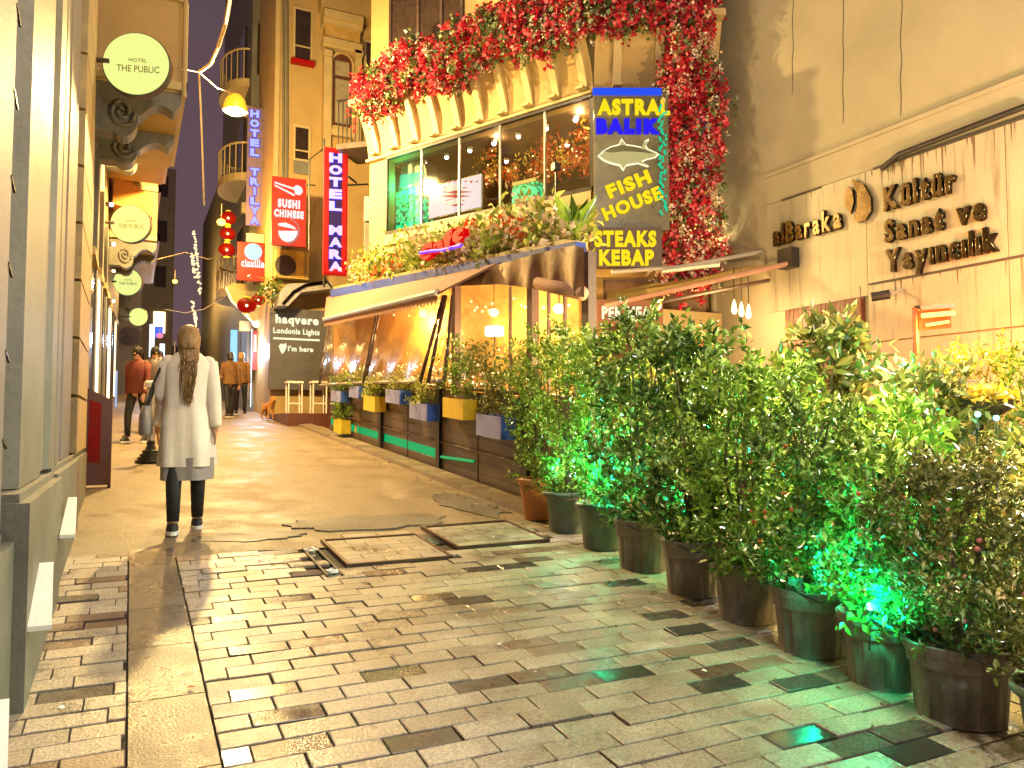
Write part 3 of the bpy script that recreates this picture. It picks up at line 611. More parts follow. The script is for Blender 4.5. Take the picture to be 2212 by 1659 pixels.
# upstairs room
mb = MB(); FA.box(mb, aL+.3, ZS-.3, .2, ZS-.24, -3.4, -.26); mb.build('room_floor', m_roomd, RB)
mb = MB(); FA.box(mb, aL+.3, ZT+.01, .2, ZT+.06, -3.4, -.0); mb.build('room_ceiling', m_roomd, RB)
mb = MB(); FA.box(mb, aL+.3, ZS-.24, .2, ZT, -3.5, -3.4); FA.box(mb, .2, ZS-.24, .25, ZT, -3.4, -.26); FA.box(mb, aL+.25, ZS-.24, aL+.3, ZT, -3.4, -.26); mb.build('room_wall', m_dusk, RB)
for si, (u, v) in enumerate(((918,338),(965,323),(1015,307),(1067,291),(1120,273),(1180,254),(1243,232),(1094,340),(1225,300))):
    q = FA.off(-.5 if v < 339 and u not in (1225,) else -1.4); a, z = q.px(u, v); z = ZT-.03; p = q.w(a, z)
    t = thing('ceiling_spotlight', p, ('first', 'second', 'third', 'fourth', 'fifth', 'sixth', 'seventh')[si]+' spotlight from the left in the row behind the upper glass' if si < 7 else ('ceiling spotlight deeper in the room above the television', 'ceiling spotlight deeper in the room among orange leaves')[si-7], 'spotlight', 'spotlights in the upper dining room')
    mb = MB(); mb.lathe([(.045,-.05),(.05,0)], p, 10); mb.build('housing', m_white, t); mb = MB(); mb.sphere(p+Vector((0,0,-.06)), .042, 10, 6); mb.build('bulb', e_white, t, True)
mid = FA.off(-1.5)
for k, a in enumerate((-1.0, -3.0)):
    lamp('dining_light', FA.off(-.5).w(a*.9+.3, ZT-.05), 30, (1, .60, .24), .04, RB)
q = FA.off(-.45)
t = thing('green_glass_lantern', q.w(*FA.off(-.45).px(880, 420)), 'tall green glowing glass fish tank with domed lid at the left window', 'fish tank')
mb = MB(); q.pbox(mb, 850, 405, 914, 497, 0, -.3); mb.build('tank', M('green_lit_glass', (.01,.3,.1), .2, var=.9, sc_=14), t)
bpy.data.materials['green_lit_glass'].node_tree.nodes['Principled BSDF'].inputs['Emission Strength'].default_value = 1.3
_m = bpy.data.materials['green_lit_glass'].node_tree; _m.links.new(_m.nodes['Color Ramp'].outputs[0], _m.nodes['Principled BSDF'].inputs['Emission Color'])
_m.nodes['Color Ramp'].color_ramp.elements[0].color = (0,.06,.02,1); _m.nodes['Color Ramp'].color_ramp.elements[1].color = (.02,1,.42,1); _m.nodes['Color Ramp'].color_ramp.elements[0].position = .42; _m.nodes['Color Ramp'].color_ramp.elements[1].position = .62
mb = MB(); a0, z0, a1, z1 = q.ext(862, 350, 924, 404); q.poly(mb, [(a0, z0+.004), (a1, z0+.004), (a1-.02, z0+(z1-z0)*.5), (a1-.12, z1), (a0+.12, z1), (a0+.02, z0+(z1-z0)*.5)], .02, -.3); mb.build('lid', m_potg, t)
mb = MB(); q.poly(mb, [(a0+.05, z0+.06), (a1-.06, z0+.05), (a1-.08, z0+(z1-z0)*.5), (a0+.08, z0+(z1-z0)*.6)], .03, .022); mb.build('lit_panel', E('cyan_panel', (0,.9,.55), .9), t)
lamp('green_glow', q.w(FA.off(-.45).px(880, 380)[0], ZT-.5, .15), 22, (0, 1, .4), .08, t)
t = thing('green_cube_lamp', q.w(*q.px(1132, 415)), 'small green glowing cube behind the middle window panes', 'lamp')
mb = MB(); q.pbox(mb, 1106, 398, 1160, 440, 0, -.25); mb.build('glass_body', bpy.data.materials['green_lit_glass'], t); mb = MB(); q.pbox(mb, 1108, 389, 1158, 396.5, .01, -.24); mb.build('lid', m_creamw, t)
t = thing('television', q.w(*q.px(984, 425)), 'wall television showing a red and white pattern behind the glass', 'television')
mb = MB(); q.pbox(mb, 926, 389, 1042, 461, 0, -.06); mb.build('casing', m_black, t)
mb = MB(); q.pbox(mb, 928, 391, 1040, 459, .012, .002); mb.build('screen', E('screen_white', (.85,.78,.95), .95), t)
mb = MB(); rt = random.Random(3)
cu, cv = 984, 424
for sgn in (-1, 1):
    for k in range(5):
        v = cv-18+k*9; L = (30+10*math.sin(k*1.3)) ; a0, z0 = q.px(cu, v-4); a1, z1 = q.px(cu+sgn*L, v); a2, z2 = q.px(cu, v+4); q.poly(mb, [(a0,z0),(a1,z1),(a2,z2)], .016+k*.0004+(sgn > 0)*.0002, .014)
for k in range(9):
    u = 935+k*12; a0, z0 = q.px(u, 391); q.poly(mb, [(a0-.04, z0), (a0+.04, z0), (a0, z0-.03-.02*(k % 2))], .0195, .0145)
mb.build('red_pattern', E('screen_red', (.55,.0,.02), .8), t)
mb = MB(); q.pbox(mb, 966, 398, 1002, 412, .022, .0205); q.pbox(mb, 968, 430, 1000, 442, .022, .0205); mb.build('white_pattern', E('screen_pale', (.95,.9,.8), .9), t)
# hanging orange leaves
P = []; rr = np.random.default_rng(5)
for k in range(190):
    u, v = rr.uniform(1035, 1285), 0; v = rr.uniform(278-.22*(u-1035), 395-.12*(u-1035)); o = -rr.uniform(.6, 2.2); f2 = FA.off(o); a, z = f2.px(u, v)
    if z > ZT-.05: continue
    c_ = np.array(f2.w(a, z)); P.append(c_+rr.normal(0, .07, (26, 3)))
P = np.concatenate(P); t = thing('hanging_autumn_garland', FA.w(-1.5, ZT-.1, -1.2), 'orange and yellow autumn leaves hung from the dining room ceiling', 'garland')
h = len(P)*2//3; leaves(P[:h], rr.normal(0, 1, (h, 3)), .085, m_flo, 'orange_leaves', t); leaves(P[h:], rr.normal(0, 1, (len(P)-h, 3)), .07, m_fly, 'yellow_leaves', t)
mb = MB()
for p in P[::60]: mb.sphere(p, .016, 6, 4)
mb.build('added_bulbs', e_soft, t)['kind'] = 'stuff'  # small glowing bulbs added to brighten the orange leaves
# flower garland on the cornice
def clump(centers, n, sg, r=None): 
    cs = np.asarray(centers); return (cs[:, None, :]+rng.normal(0, 1, (len(cs), n, 3))*np.array(sg)).reshape(-1, 3)
def garland(name, label, pts, drop, m_parts, dens=1.0):
    t = thing(name, tuple(pts[len(pts)//2]), label, 'flower garland')
    pts = np.asarray(pts)
    for nm, m, share, sz, n in m_parts:
        k = int(len(pts)*share*dens); idx = rng.integers(0, len(pts), k); c = pts[idx]+rng.normal(0, .09, (k, 3)); c[:, 2] -= rng.uniform(0, 1, k)**1.0*drop
        q = []; dd = []
        for ci in c:
            hang = rng.uniform(.12, .42); s_ = np.linspace(0, 1, n); p = ci+np.outer(s_, [rng.normal(0,.25)*hang, rng.normal(0,.25)*hang, -hang])+rng.normal(0, .026, (n, 3)); q.append(p); dd.append(rng.normal(0, .8, (n, 3))+[0, 0, -.5])
        leaves(np.concatenate(q), np.concatenate(dd), sz, m, nm, t, asp=.75)
    return t
parts = [('red_flowers', m_flr, 1.0, .075, 22), ('white_flowers', m_flw, .24, .045, 22), ('green_leaves', m_flg, .5, .08, 20)]
pts = [tuple(FA.w(a, ZB+.62+.12*math.sin(a*3), .45+rng.uniform(-.14, .18))) for a in np.linspace(aL+.35, .2, 850)]
pts += [tuple(FC.w(a, ZB+.66, .45+rng.uniform(-.14, .18))) for a in np.linspace(0, 1.1, 200)]
garland('cornice_garland', 'long red and white flower garland draped along the top of the restaurant cornice', pts, .52, parts, 1.9)
pts = []
for z in np.linspace(3.75, 9.2, 420):
    fu = 1500+ (12*math.sin(z*2)); wdt = .34+.10*math.sin(z*3+1)
    for k in range(1): pts.append(tuple(FC.w(1.42+rng.uniform(-wdt, wdt), z, .30+rng.uniform(0, .3))))
garland('flower_column', 'tall column of red and white flowers climbing the corner beside the blank wall', pts, .15, [('red_flowers', m_flr, 1.0, .072, 24), ('white_flowers', m_flw, .5, .05, 24), ('green_leaves', m_flg, .25, .07, 18)], 1.8)
# big sign on the corner
FS = FC.off(.62)
t = thing('fish_house_sign', FS.w(*FS.px(1360, 495)), 'tall dark lit sign with yellow ASTRAL, blue BALIK, a fish and FISH HOUSE', 'sign')
mb = MB(); FS.pbox(mb, 1284, 190, 1445, 497, -.003, -.12); mb.build('board', M('olive_sign_face', (.11,.10,.06), .3, var=.3), t)
mb = MB(); FS.pbox(mb, 1280, 192, 1428, 206, .04, .0); mb.build('blue_tube', E('blue_tube', (.02,.09,1), .9), t)
text_fit(FS, 'ASTRAL', 1290, 216, 1446, 250, .03, e_yel, t, .02, .045)
text_fit(FS, 'BALIK', 1287, 258, 1424, 291, .03, e_blue, t, .02, .09)
text_fit(FS, 'FISH', 1308, 384, 1406, 414, .03, e_yel, t, .02, .045, R(22))
text_fit(FS, 'HOUSE', 1298, 426, 1432, 455, .03, e_yel, t, .02, .045, R(22))
fish = [(1290,338),(1303,326),(1318,317),(1336,312),(1342,299),(1352,312),(1372,315),(1386,318),(1392,305),(1400,300),(1402,303),(1395,315),(1400,322),(1418,330),(1424,334),(1416,342),(1398,346),(1386,352),(1402,360),(1398,362),(1378,355),(1352,360),(1346,371),(1338,360),(1318,355),(1302,348)]
m_f1, m_f2, m_f3 = e_cream, E('fish_belly', (.62,.55,.22), .8), M('fish_back', (.06,.06,.03), .5)
cxf, cyf = 1356, 335
mb = MB(); FS.poly(mb, [FS.px(u, v) for u, v in fish], .02, .006); mb.build('fish_outline', m_f1, t)
mb = MB(); FS.poly(mb, [FS.px(cxf+(u-cxf)*.93, cyf+(v-cyf)*.84) for u, v in fish], .026, .0215); mb.build('fish_belly', m_f2, t)
mb = MB(); FS.poly(mb, [FS.px(u, v) for u, v in ((1304,328),(1320,320),(1342,315),(1372,319),(1398,327),(1412,334),(1385,330),(1350,328),(1320,331))], .032, .0275); mb.build('fish_back', m_f3, t)
F2 = FC.off(.85)
t = thing('steaks_sign', F2.w(*F2.px(1350, 578)), 'dark wooden box sign with yellow STEAKS KEBAP below the fish sign', 'sign')
mb = MB(); F2.pbox(mb, 1276, 490, 1430, 577, 0, -.14); mb.build('board', m_dark, t)
text_fit(F2, 'STEAKS', 1284, 499, 1417, 534, .02, e_yel, t, .02, .045); text_fit(F2, 'KEBAP', 1294, 540, 1412, 574, .02, e_yel, t, .02, .045)
t = thing('globe_lamps', F2.w(*F2.px(1270, 515)), 'two small unlit globe lamps at the left edge of the STEAKS sign', 'lamp')
for v in (513, 553): a, z = F2.px(1266, v); mb = MB(); mb.sphere(F2.w(a, z, .08), .085, 12, 8); mb.build('globe', M('frosted_globe', (.45,.3,.2), .2), t, True)
# green LED garland on the column edge
t = thing('green_led_strip', FS.w(*FS.px(1428, 400)), 'green glowing LED strand between the fish sign and the flowers', 'light strand')
mb = MB(); rr = random.Random(8)
for k in range(60):
    v = 235+k*3.9; a, z = FS.px(1428+rr.uniform(-7, 9), v); mb.sphere(FS.w(a, z, .06+rr.uniform(0, .06)), .022, 6, 4)
mb.build('leds', e_greenb, t)['kind'] = 'stuff'

# ================================================================== TERRACE
XF = 3.95
TR = thing('terrace', (XF, 12, gz(12)), 'restaurant street terrace with wood panel front, posts and plastic side curtains', 'terrace')
post_y = (7.5, 10.15, 12.95, 15.75)
for i, y in enumerate(post_y):
    mb = MB(); mb.box((XF-.09, y, gz(y)), (XF+.0, y+.14, gz(y)+1.27)); mb.build('post', m_black, TR)
ys_ = [6.45]+list(post_y)+[16.9]
for i in range(len(ys_)-1):
    ya, yb = ys_[i]+(.14 if i else 0), ys_[i+1]
    for r in range(8):
        z0 = .02+r*.142
        if r == 1 and i >= 2: continue
        mb = MB(); h = .138
        mb.hexa([(XF-.045,ya,gz(ya)+z0), (XF,ya,gz(ya)+z0), (XF,yb,gz(yb)+z0), (XF-.045,yb,gz(yb)+z0), (XF-.045,ya,gz(ya)+z0+h), (XF,ya,gz(ya)+z0+h), (XF,yb,gz(yb)+z0+h), (XF-.045,yb,gz(yb)+z0+h)])
        mb.build('plank', m_wood, TR)
    mb = MB(); mb.tube([(XF-.06, ya, gz(ya)+.42), (XF-.06, yb, gz(yb)+.42)], .014, 6); mb.build('rail', m_redwood, TR)
    ym = (ya+yb)/2; mb = MB(); mb.box((XF-.052, ym, gz(ym)+.03), (XF-.046, ym+.02, gz(ym)+1.14)); mb.build('joint_strip', m_black, TR)
    mb = MB(); mb.hexa([(XF-.07,ya,gz(ya)+1.165), (XF+.2,ya,gz(ya)+1.165), (XF+.2,yb,gz(yb)+1.165), (XF-.07,yb,gz(yb)+1.165), (XF-.07,ya,gz(ya)+1.2), (XF+.2,ya,gz(ya)+1.2), (XF+.2,yb,gz(yb)+1.2), (XF-.07,yb,gz(yb)+1.2)]); mb.build('top_rail', m_redwood, TR)
for i in (2, 3, 4):
    ya, yb = ys_[i]+.14, ys_[i+1]; mb = MB(); mb.hexa([(XF-.02,ya,gz(ya)+.165), (XF-.012,ya,gz(ya)+.165), (XF-.012,yb,gz(yb)+.165), (XF-.02,yb,gz(yb)+.165), (XF-.02,ya,gz(ya)+.30), (XF-.012,ya,gz(ya)+.30), (XF-.012,yb,gz(yb)+.30), (XF-.02,yb,gz(yb)+.30)]); mb.build('green_light_strip', e_green, TR)
ya, yb = 8.4, 10.1; mb = MB(); mb.tube([(XF-.07, ya+.6, gz(ya)+.33), (XF-.07, yb, gz(yb)+.22)], .02, 6); mb.build('green_light_strip', e_green, TR)
def zbm(y): return 3.21+.11*(y-6.54)
mb = MB(); mb.hexa([(XF-.06,6.5,zbm(6.5)-.12), (XF+.06,6.5,zbm(6.5)-.12), (XF+.06,16.9,zbm(16.9)-.17), (XF-.06,16.9,zbm(16.9)-.17), (XF-.06,6.5,zbm(6.5)), (XF+.06,6.5,zbm(6.5)), (XF+.06,16.9,zbm(16.9)), (XF-.06,16.9,zbm(16.9))]); mb.build('blue_beam', m_bluebeam, TR)
# roof sheet up to the facade
mb = MB(); mb.add([(XF+.06,6.6,zbm(6.5)-.03), (6.4,10.1,4.55), (4.6,14.0,4.75), (XF+.06,16.9,zbm(16.9)-.03)], [(0,1,2,3)]); mb.add([(XF+.06,6.6,zbm(6.5)-.08), (6.4,10.1,4.5), (4.6,14.0,4.7), (XF+.06,16.9,zbm(16.9)-.08)], [(3,2,1,0)]); mb.build('roof', m_dark, TR)
# tall columns
for (u, y) in ((982, 0), (1147, 0), (1268, 0)):
    p = onX(u, 700, XF+.05); mb = MB(); mb.box((p.x-.02, p.y-.06, gz(p.y)+1.2 if u != 1268 else gz(p.y)), (p.x+.07, p.y+.07, zbm(p.y)-.1)); mb.build('column', m_redwood if u != 1268 else m_dark, TR)
for u in (1100, 1183, 1218): p = onX(u, 700, XF+.06); mb = MB(); mb.box((p.x, p.y-.015, gz(p.y)+1.2), (p.x+.03, p.y+.015, zbm(p.y)-.35)); mb.build('glazing_bar', m_redwood, TR)
# plastic curtains with dark edge straps
def sheet(u0, u1, ub0, ub1, vt0, vt1, vb0, vb1, seed):
    mb = MB(); n, m_ = 16, 12; rr = random.Random(seed); ph = rr.uniform(0, 6)
    for j in range(m_+1):
        for i in range(n+1):
            s_, q = i/n, j/m_; u = (u0+(u1-u0)*s_)*(1-q)+(ub0+(ub1-ub0)*s_)*q; v = (vt0+(vt1-vt0)*s_)*(1-q)+(vb0+(vb1-vb0)*s_)*q
            x = XF-.02-.28*math.sin(q*math.pi*.62)+.025*math.sin(s_*17+ph+q*4)*(.3+q); mb.v.append(tuple(onX(u, v, x)))
    for j in range(m_):
        for i in range(n): a = j*(n+1)+i; mb.f.append((a, a+1, a+n+2, a+n+1))
    o = mb.build('plastic_curtain', m_plast, TR, True)
    for i in (0, n):
        mm = MB(); mm.tube([mb.v[j*(n+1)+i] for j in range(m_+1)], .028, 6); mm.build('edge_strap', m_dark, o)
    mm = MB(); mm.tube([mb.v[m_*(n+1)+i] for i in range(n+1)], .03, 6); mm.build('hem', m_grey, o)
sheet(712, 815, 690, 785, 690, 672, 832, 826, 1); sheet(820, 958, 790, 908, 672, 640, 826, 824, 2); sheet(963, 978, 925, 960, 640, 640, 824, 822, 4)
p0, p1 = onX(997, 620, XF+.02), onX(1134, 620, XF+.02); mb = MB(); mb.hexa([(XF,p1.y,gz(p1.y)+1.2), (XF+.01,p1.y,gz(p1.y)+1.2), (XF+.01,p0.y,gz(p0.y)+1.2), (XF,p0.y,gz(p0.y)+1.2), (XF,p1.y,zbm(p1.y)-.3), (XF+.01,p1.y,zbm(p1.y)-.3), (XF+.01,p0.y,zbm(p0.y)-.3), (XF,p0.y,zbm(p0.y)-.3)]); mb.build('pane', m_glass, TR)
# brown vinyl valance
mb = MB(); n = 40
top = [(985,604),(1080,570),(1170,545),(1240,530),(1262,536)]; bot = [(985,618),(1080,614),(1140,622),(1200,634),(1262,642)]
def interp(pl, x):
    for (a, b), (c, d) in zip(pl, pl[1:]):
        if x <= c: return b+(d-b)*(x-a)/(c-a)
    return pl[-1][1]
for i in range(n+1):
    u = 985+(1262-985)*i/n
    for j in range(7): q = j/6; v = interp(top, u)*(1-q)+interp(bot, u)*q; mb.v.append(tuple(onX(u, v, XF-.12-.03*math.sin(i*.9)*(.2+q)-.02*math.sin(i*.37))))
for i in range(n):
    for j in range(6): a = i*7+j; mb.f.append((a, a+7, a+8, a+1))
mb.build('vinyl_valance', m_leather, TR, True)
mb = MB(); mb.tube([onX(1163, 612, XF-.1), onX(1210, 622, XF-.1), onX(1258, 634, XF-.1)], .07, 10); mb.build('curtain_roll', m_aw, TR, True)
# street awning of the far half
t = thing('street_awning', (3.5, 13, 3.5), 'long pinkish retractable awning slung under the blue beam of the terrace', 'awning')
def awq(pts, m, name, par, th=.03):
    mb = MB(); mb.hexa([Vector(p)-Vector((0,0,th)) for p in pts]+[Vector(p) for p in pts]); return mb.build(name, m, par)
a0 = onX(1085, 562, XF-.02); a1 = onX(705, 642, XF-.02); b1 = onX(700, 690, 3.45); b0 = onX(945, 632, 3.45)
awq([tuple(a0), tuple(b0), tuple(b1), tuple(a1)], m_aw, 'fabric', t)
mb = MB(); mb.tube([tuple(b0), tuple(b1)], .045, 8); mb.build('front_bar', m_grey, t)
for (ua, va, ub, vb) in ((790, 645, 760, 680), (930, 610, 900, 650)): mb = MB(); mb.tube([onX(ua, va, XF-.05), onX((ua+ub)/2+25, (va+vb)/2, 3.7), onX(ub, vb, 3.48)], .025, 6); mb.build('folding_arm', m_dark, t)
mb = MB(); nt_ = 46
for k in range(nt_):   # scalloped fringe
    s_ = k/nt_; p = Vector(b0).lerp(Vector(b1), s_); q = Vector(b0).lerp(Vector(b1), (k+1)/nt_); mdd = p.lerp(q, .5); mb.add([p, q, q+Vector((0,0,-.10)), mdd+Vector((0,0,-.16)), p+Vector((0,0,-.10))], [(0,1,2,3,4)])
mb.build('fringe', m_aw, t)
# flower boxes on the beam: flowers, leaves
def bedpts(n, u0, u1, v0, dv, xo=.25):
    P = []
    for k in range(n):
        y = rng.uniform(6.95, 15.3); x = XF+.05+rng.uniform(-.08, .35); P.append((x, y, zbm(y)+.08+rng.uniform(0, .55)*rng.uniform(.3, 1)))
    return np.array(P)
t = thing('roof_flower_box', (XF+.2, 11, zbm(11)), 'long bed of mixed flowers and leaves on top of the blue terrace beam', 'flower box')
mb = MB(); mb.hexa([(XF-.04,6.75,zbm(6.75)+.003), (XF+.2,6.75,zbm(6.75)+.003), (XF+.2,16.8,zbm(16.8)+.003), (XF-.04,16.8,zbm(16.8)+.003), (XF-.04,6.75,zbm(6.75)+.05), (XF+.2,6.75,zbm(6.75)+.05), (XF+.2,16.8,zbm(16.8)+.05), (XF-.04,16.8,zbm(16.8)+.05)]); mb.build('trough', M('cream_trough', (.34,.26,.10), .5), t)
cp = bedpts(170, 0, 0, 0, 0); leaves(clump(cp, 26, (.10,.12,.09)), rng.normal(0, 1, (170*26, 3))+[0,0,.7], .12, m_leafy, 'green_leaves', t)
cp = bedpts(110, 0, 0, 0, 0); leaves(clump(cp, 22, (.09,.10,.08)), rng.normal(0, 1, (110*22, 3)), .085, m_flw, 'white_flowers', t, asp=.8)
cp = bedpts(22, 0, 0, 0, 0); leaves(clump(cp, 46, (.08,.12,.07)), rng.normal(0, 1, (22*46, 3)), .08, m_flo, 'red_orange_flowers', t, asp=.9)
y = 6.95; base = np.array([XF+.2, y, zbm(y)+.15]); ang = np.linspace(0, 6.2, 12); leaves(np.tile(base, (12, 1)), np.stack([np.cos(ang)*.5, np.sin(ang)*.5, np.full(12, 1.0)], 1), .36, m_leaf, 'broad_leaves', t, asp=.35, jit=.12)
# red heart-like neon on the flowers
t = thing('red_neon_word', onX(960, 545, 3.85), 'glowing red neon word Cafe with violet underline among the roof flowers', 'neon sign')
fr = Fr((3.83, 0), (0, -1)); 
text_fit(fr, 'Cafe', 912, 506, 1008, 542, .0, e_redn, t, .04, .12)
mb = MB(); mb.tube([tuple(fr.w(*fr.px(u, v), .06)) for u, v in ((916,547),(940,543),(965,541),(990,535),(1006,531))], .022, 8); mb.build('violet_tube', E('violet_tube', (.25,.05,1), 1.3), t)
# ground floor room
mb = MB(); mb.add([(XF, 6.4, gz(6.4)+.12), (8.1, 6.4, gz(6.4)+.12), (8.1, 17, gz(17)+.1), (XF, 17, gz(17)+.1)], [(0,1,2,3)]); mb.build('terrace_floor', m_roomd, TR)
FB = FA.off(.3); mb = MB(); FB.box(mb, aL, .4, -.1, 4.5, 0, -.1); mb.build('inner_wall', m_room, TR)
mb = MB(); mb.box((4.0, 16.95, .8), (5.6, 17.05, 4.2)); mb.build('end_wall', m_room, TR)
for i, (x, y) in enumerate(((4.9, 8.6), (5.0, 10.8), (4.6, 12.9), (4.5, 15.0))):
    z = zbm(y)-.55; t = thing('pendant_lamp', (x, y, z), 'warm glowing pendant lamp inside the terrace, '+['nearest the camera','second from the camera','third from the camera','farthest from the camera'][i], 'lamp', 'pendant lamps inside the terrace')
    mb = MB(); mb.sphere((x, y, z), .08, 12, 8, .8); mb.build('shade', e_soft, t, True); mb = MB(); mb.tube([(x, y, z+.06), (x, y, zbm(y)+.1)], .008, 5); mb.build('cord', m_black, t)
    lamp('pendant_light', (x, y, z-.15), 230, (1, .60, .22), .1, t)
for i, (x, y) in enumerate(((4.7, 8.4), (4.8, 10.2), (4.6, 12.1), (4.5, 14.0))):
    z = gz(y)+.12; t = thing('dining_table', (x, y, z), 'dining table with glasses on the covered terrace, '+['nearest the camera','second from the camera','third from the camera','farthest from the camera'][i], 'table', 'dining tables on the covered terrace')
    mb = MB(); mb.box((x-.35, y-.5, z+.72), (x+.35, y+.5, z+.76)); mb.build('tabletop', m_white, t)
    mb = MB(); mb.tube([(x, y, z), (x, y, z+.72)], .04, 8); mb.build('leg', m_black, t)
    mb = MB(); rr = random.Random(i)
    for k in range(9): mb.lathe([(.03,0),(.008,.02),(.008,.08),(.04,.12),(.035,.19)], (x+rr.uniform(-.3,.3), y+rr.uniform(-.45,.45), z+.76), 8)
    mb.build('glassware', M('glassware', (.8,.7,.5), .08, bump=0), t)['kind'] = 'stuff'
for (u, v, lb) in ((1068, 717, 'bright rectangular menu lamp behind the terrace window'), (984, 765, 'white shaded table lamp at the terrace column')):
    p = onX(u, v, 4.6 if u > 1000 else 4.15); t = thing('table_lamp', p, lb, 'lamp'); mb = MB(); mb.lathe([(.10,-.07),(.05,.07)] if u < 1000 else [(.13,-.05),(.13,.07)], p, 14); mb.build('lamp_shade', e_white if u > 1000 else e_soft, t)
    mb = MB(); mb.tube([p, (p.x, p.y, p.z-.35)], .012, 6); mb.build('stem', m_black, t)
mb = MB(); rr = random.Random(12)
t = thing('string_lights', (4.4, 11, 3), 'warm string of small bulbs looped inside the terrace', 'string lights')
for k in range(46): y = 7+k*.2; mb.sphere((4.35+.25*math.sin(k*.9), y, zbm(y)-.35-.25*abs(math.sin(k*.35))), .018, 6, 4)
mb.build('bulbs', e_soft, t)['kind'] = 'stuff'
# planters hung on the fence
PL = [(15.0, .75, 1.81, .21, 1, 'small blue planter box farthest along the fence'), (13.7, .62, 1.85, .21, 1, 'second blue planter box, close to the fence end'), (12.62, .7, 1.59, .25, 0, 'yellow planter box between the far blue ones'),
      (11.32, .7, 1.69, .21, 1, 'pale blue planter box with trailing yellow-green plant'), (10.11, .72, 1.43, .23, 1, 'blue planter box with round bushy plant by the middle post'), (8.81, .68, 1.44, .25, 0, 'large yellow planter box with a tall leafy plant'), (7.74, .66, 1.22, .25, 1, 'largest blue planter box nearest the pots'), (14.9, .6, 1.2, .26, 0, 'low yellow planter standing near the ground at the fence end')]
for i, (y, L, z, h, blue, lb) in enumerate(PL):
    x0, x1 = XF-.29, XF-.095; z += .02; t = thing('planter_box', (x0+.1, y+L/2, z), lb, 'planter', 'coloured planter boxes along the terrace fence')
    dz = S*L
    def side(a, b, c, d): pass
    for nm, m, (xa, ya, xb, yb) in (('front_board', m_lilac if blue else m_yel, (x0, y, x0+.018, y+L)), ('back_board', m_blue if blue else m_yel, (x1-.018, y, x1, y+L)), ('end_board', m_blue if blue else m_yel, (x0+.018, y, x1-.018, y+.018)), ('end_board', m_blue if blue else m_yel, (x0+.018, y+L-.018, x1-.018, y+L))):
        mb = MB(); q = lambda yy: z+dz*(yy-y)/L; tp = lambda yy: q(yy)+h+(.0)
        mb.hexa([(xa,ya,q(ya)), (xb,ya,q(ya)), (xb,yb,q(yb)), (xa,yb,q(yb)), (xa,ya,tp(ya)), (xb,ya,tp(ya)), (xb,yb,tp(yb)), (xa,yb,tp(yb))]); mb.build(nm, m, t)
    mb = MB(); mb.box((x0+.018, y+.018, z+.03), (x1-.018, y+L-.018, z+h-.04)); mb.build('soil', m_soil, t)
    n = 28 if i not in (5, 6) else 40; hh = {5: .75, 4: .38, 3: .3, 6: .38, 0: .25}.get(i, .28)
    c_ = np.stack([rng.normal((x0+x1)/2, .09, n), y+L/2+rng.normal(0, L*.22, n), z+h+.05+rng.uniform(0, 1, n)**1.1*hh], 1)
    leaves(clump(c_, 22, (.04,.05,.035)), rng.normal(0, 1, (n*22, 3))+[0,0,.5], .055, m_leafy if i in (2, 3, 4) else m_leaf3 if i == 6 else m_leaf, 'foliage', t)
# planter shrubs behind fence (dark hedge pieces between terrace windows and rail)
for i, (ya, yb, lb) in enumerate(((7.3, 8.7, 'loose hedge plant on the terrace sill beside the first pots'), (8.9, 10.2, 'loose hedge plant on the terrace sill by the shaded lamp'))):
    n = 60; c_ = np.stack([rng.normal(XF+.14, .07, n), rng.uniform(ya, yb, n), gz((ya+yb)/2)+1.32+rng.uniform(0, .38, n)], 1)
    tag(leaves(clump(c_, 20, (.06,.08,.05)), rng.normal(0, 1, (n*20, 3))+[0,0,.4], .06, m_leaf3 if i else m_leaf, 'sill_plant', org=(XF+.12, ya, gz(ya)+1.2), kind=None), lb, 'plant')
# kerb along the fence
mb = MB(); y = 6.9
kb = None
while y < 24:
    mb = MB(); L = .9; y2 = y+L-.012; mb.hexa([(3.55,y,gz(y)-.05), (3.86,y,gz(y)-.05), (3.86,y2,gz(y2)-.05), (3.55,y2,gz(y2)-.05), (3.57,y,gz(y)+.045), (3.86,y,gz(y)+.055), (3.86,y2,gz(y2)+.055), (3.57,y2,gz(y2)+.045)])
    if kb is None: kb = struct(mb, 'kerb', m_kerb)
    else: mb.build('kerb_stone', m_kerb, kb)
    y += L

# ================================================================== AWNING BY THE WALL
t = thing('wall_awning', (8.1, 8.4, 3.6), 'yellow lit fabric awning fixed to the blank wall above the hedge', 'awning')
pts = [(5.7, 8.75, 3.0), (8.1, 7.75, 3.62), (8.1, 9.2, 3.78), (6.3, 9.6, 3.35)]
awq(pts, M('yellow_awning', (.62,.42,.10), .7, var=.15), 'fabric', t, .025)
mb = MB(); mb.tube([pts[0], pts[1]], .035, 8); mb.build('front_bar', m_aw, t)
mb = MB(); mb.tube([(6.2, 8.9, 3.02), (7.2, 8.6, 3.25), (8.1, 8.2, 3.45)], .03, 6); mb.build('folding_arm', m_dark, t)
mb = MB(); mb.box((8.0, 7.7, 3.55), (8.19, 7.95, 3.82)); mb.build('wall_mount', m_black, t)
mb = MB(); mb.tube([(5.9, 8.9, 3.5), (6.9, 8.7, 3.62), (8.15, 8.4, 3.9)], .03, 8); mb.build('tension_bar', m_grey, t)
mb = MB(); mb.tube([dep(1430, 586, 10.4), dep(1555, 570, 10.2)], .035, 8); mb.build('tube_light', m_grey, t)
t = thing('meat_sign', (5.9, 8.9, 2.7), 'orange lit sign reading PER MEAT under the yellow awning, half behind leaves', 'sign')
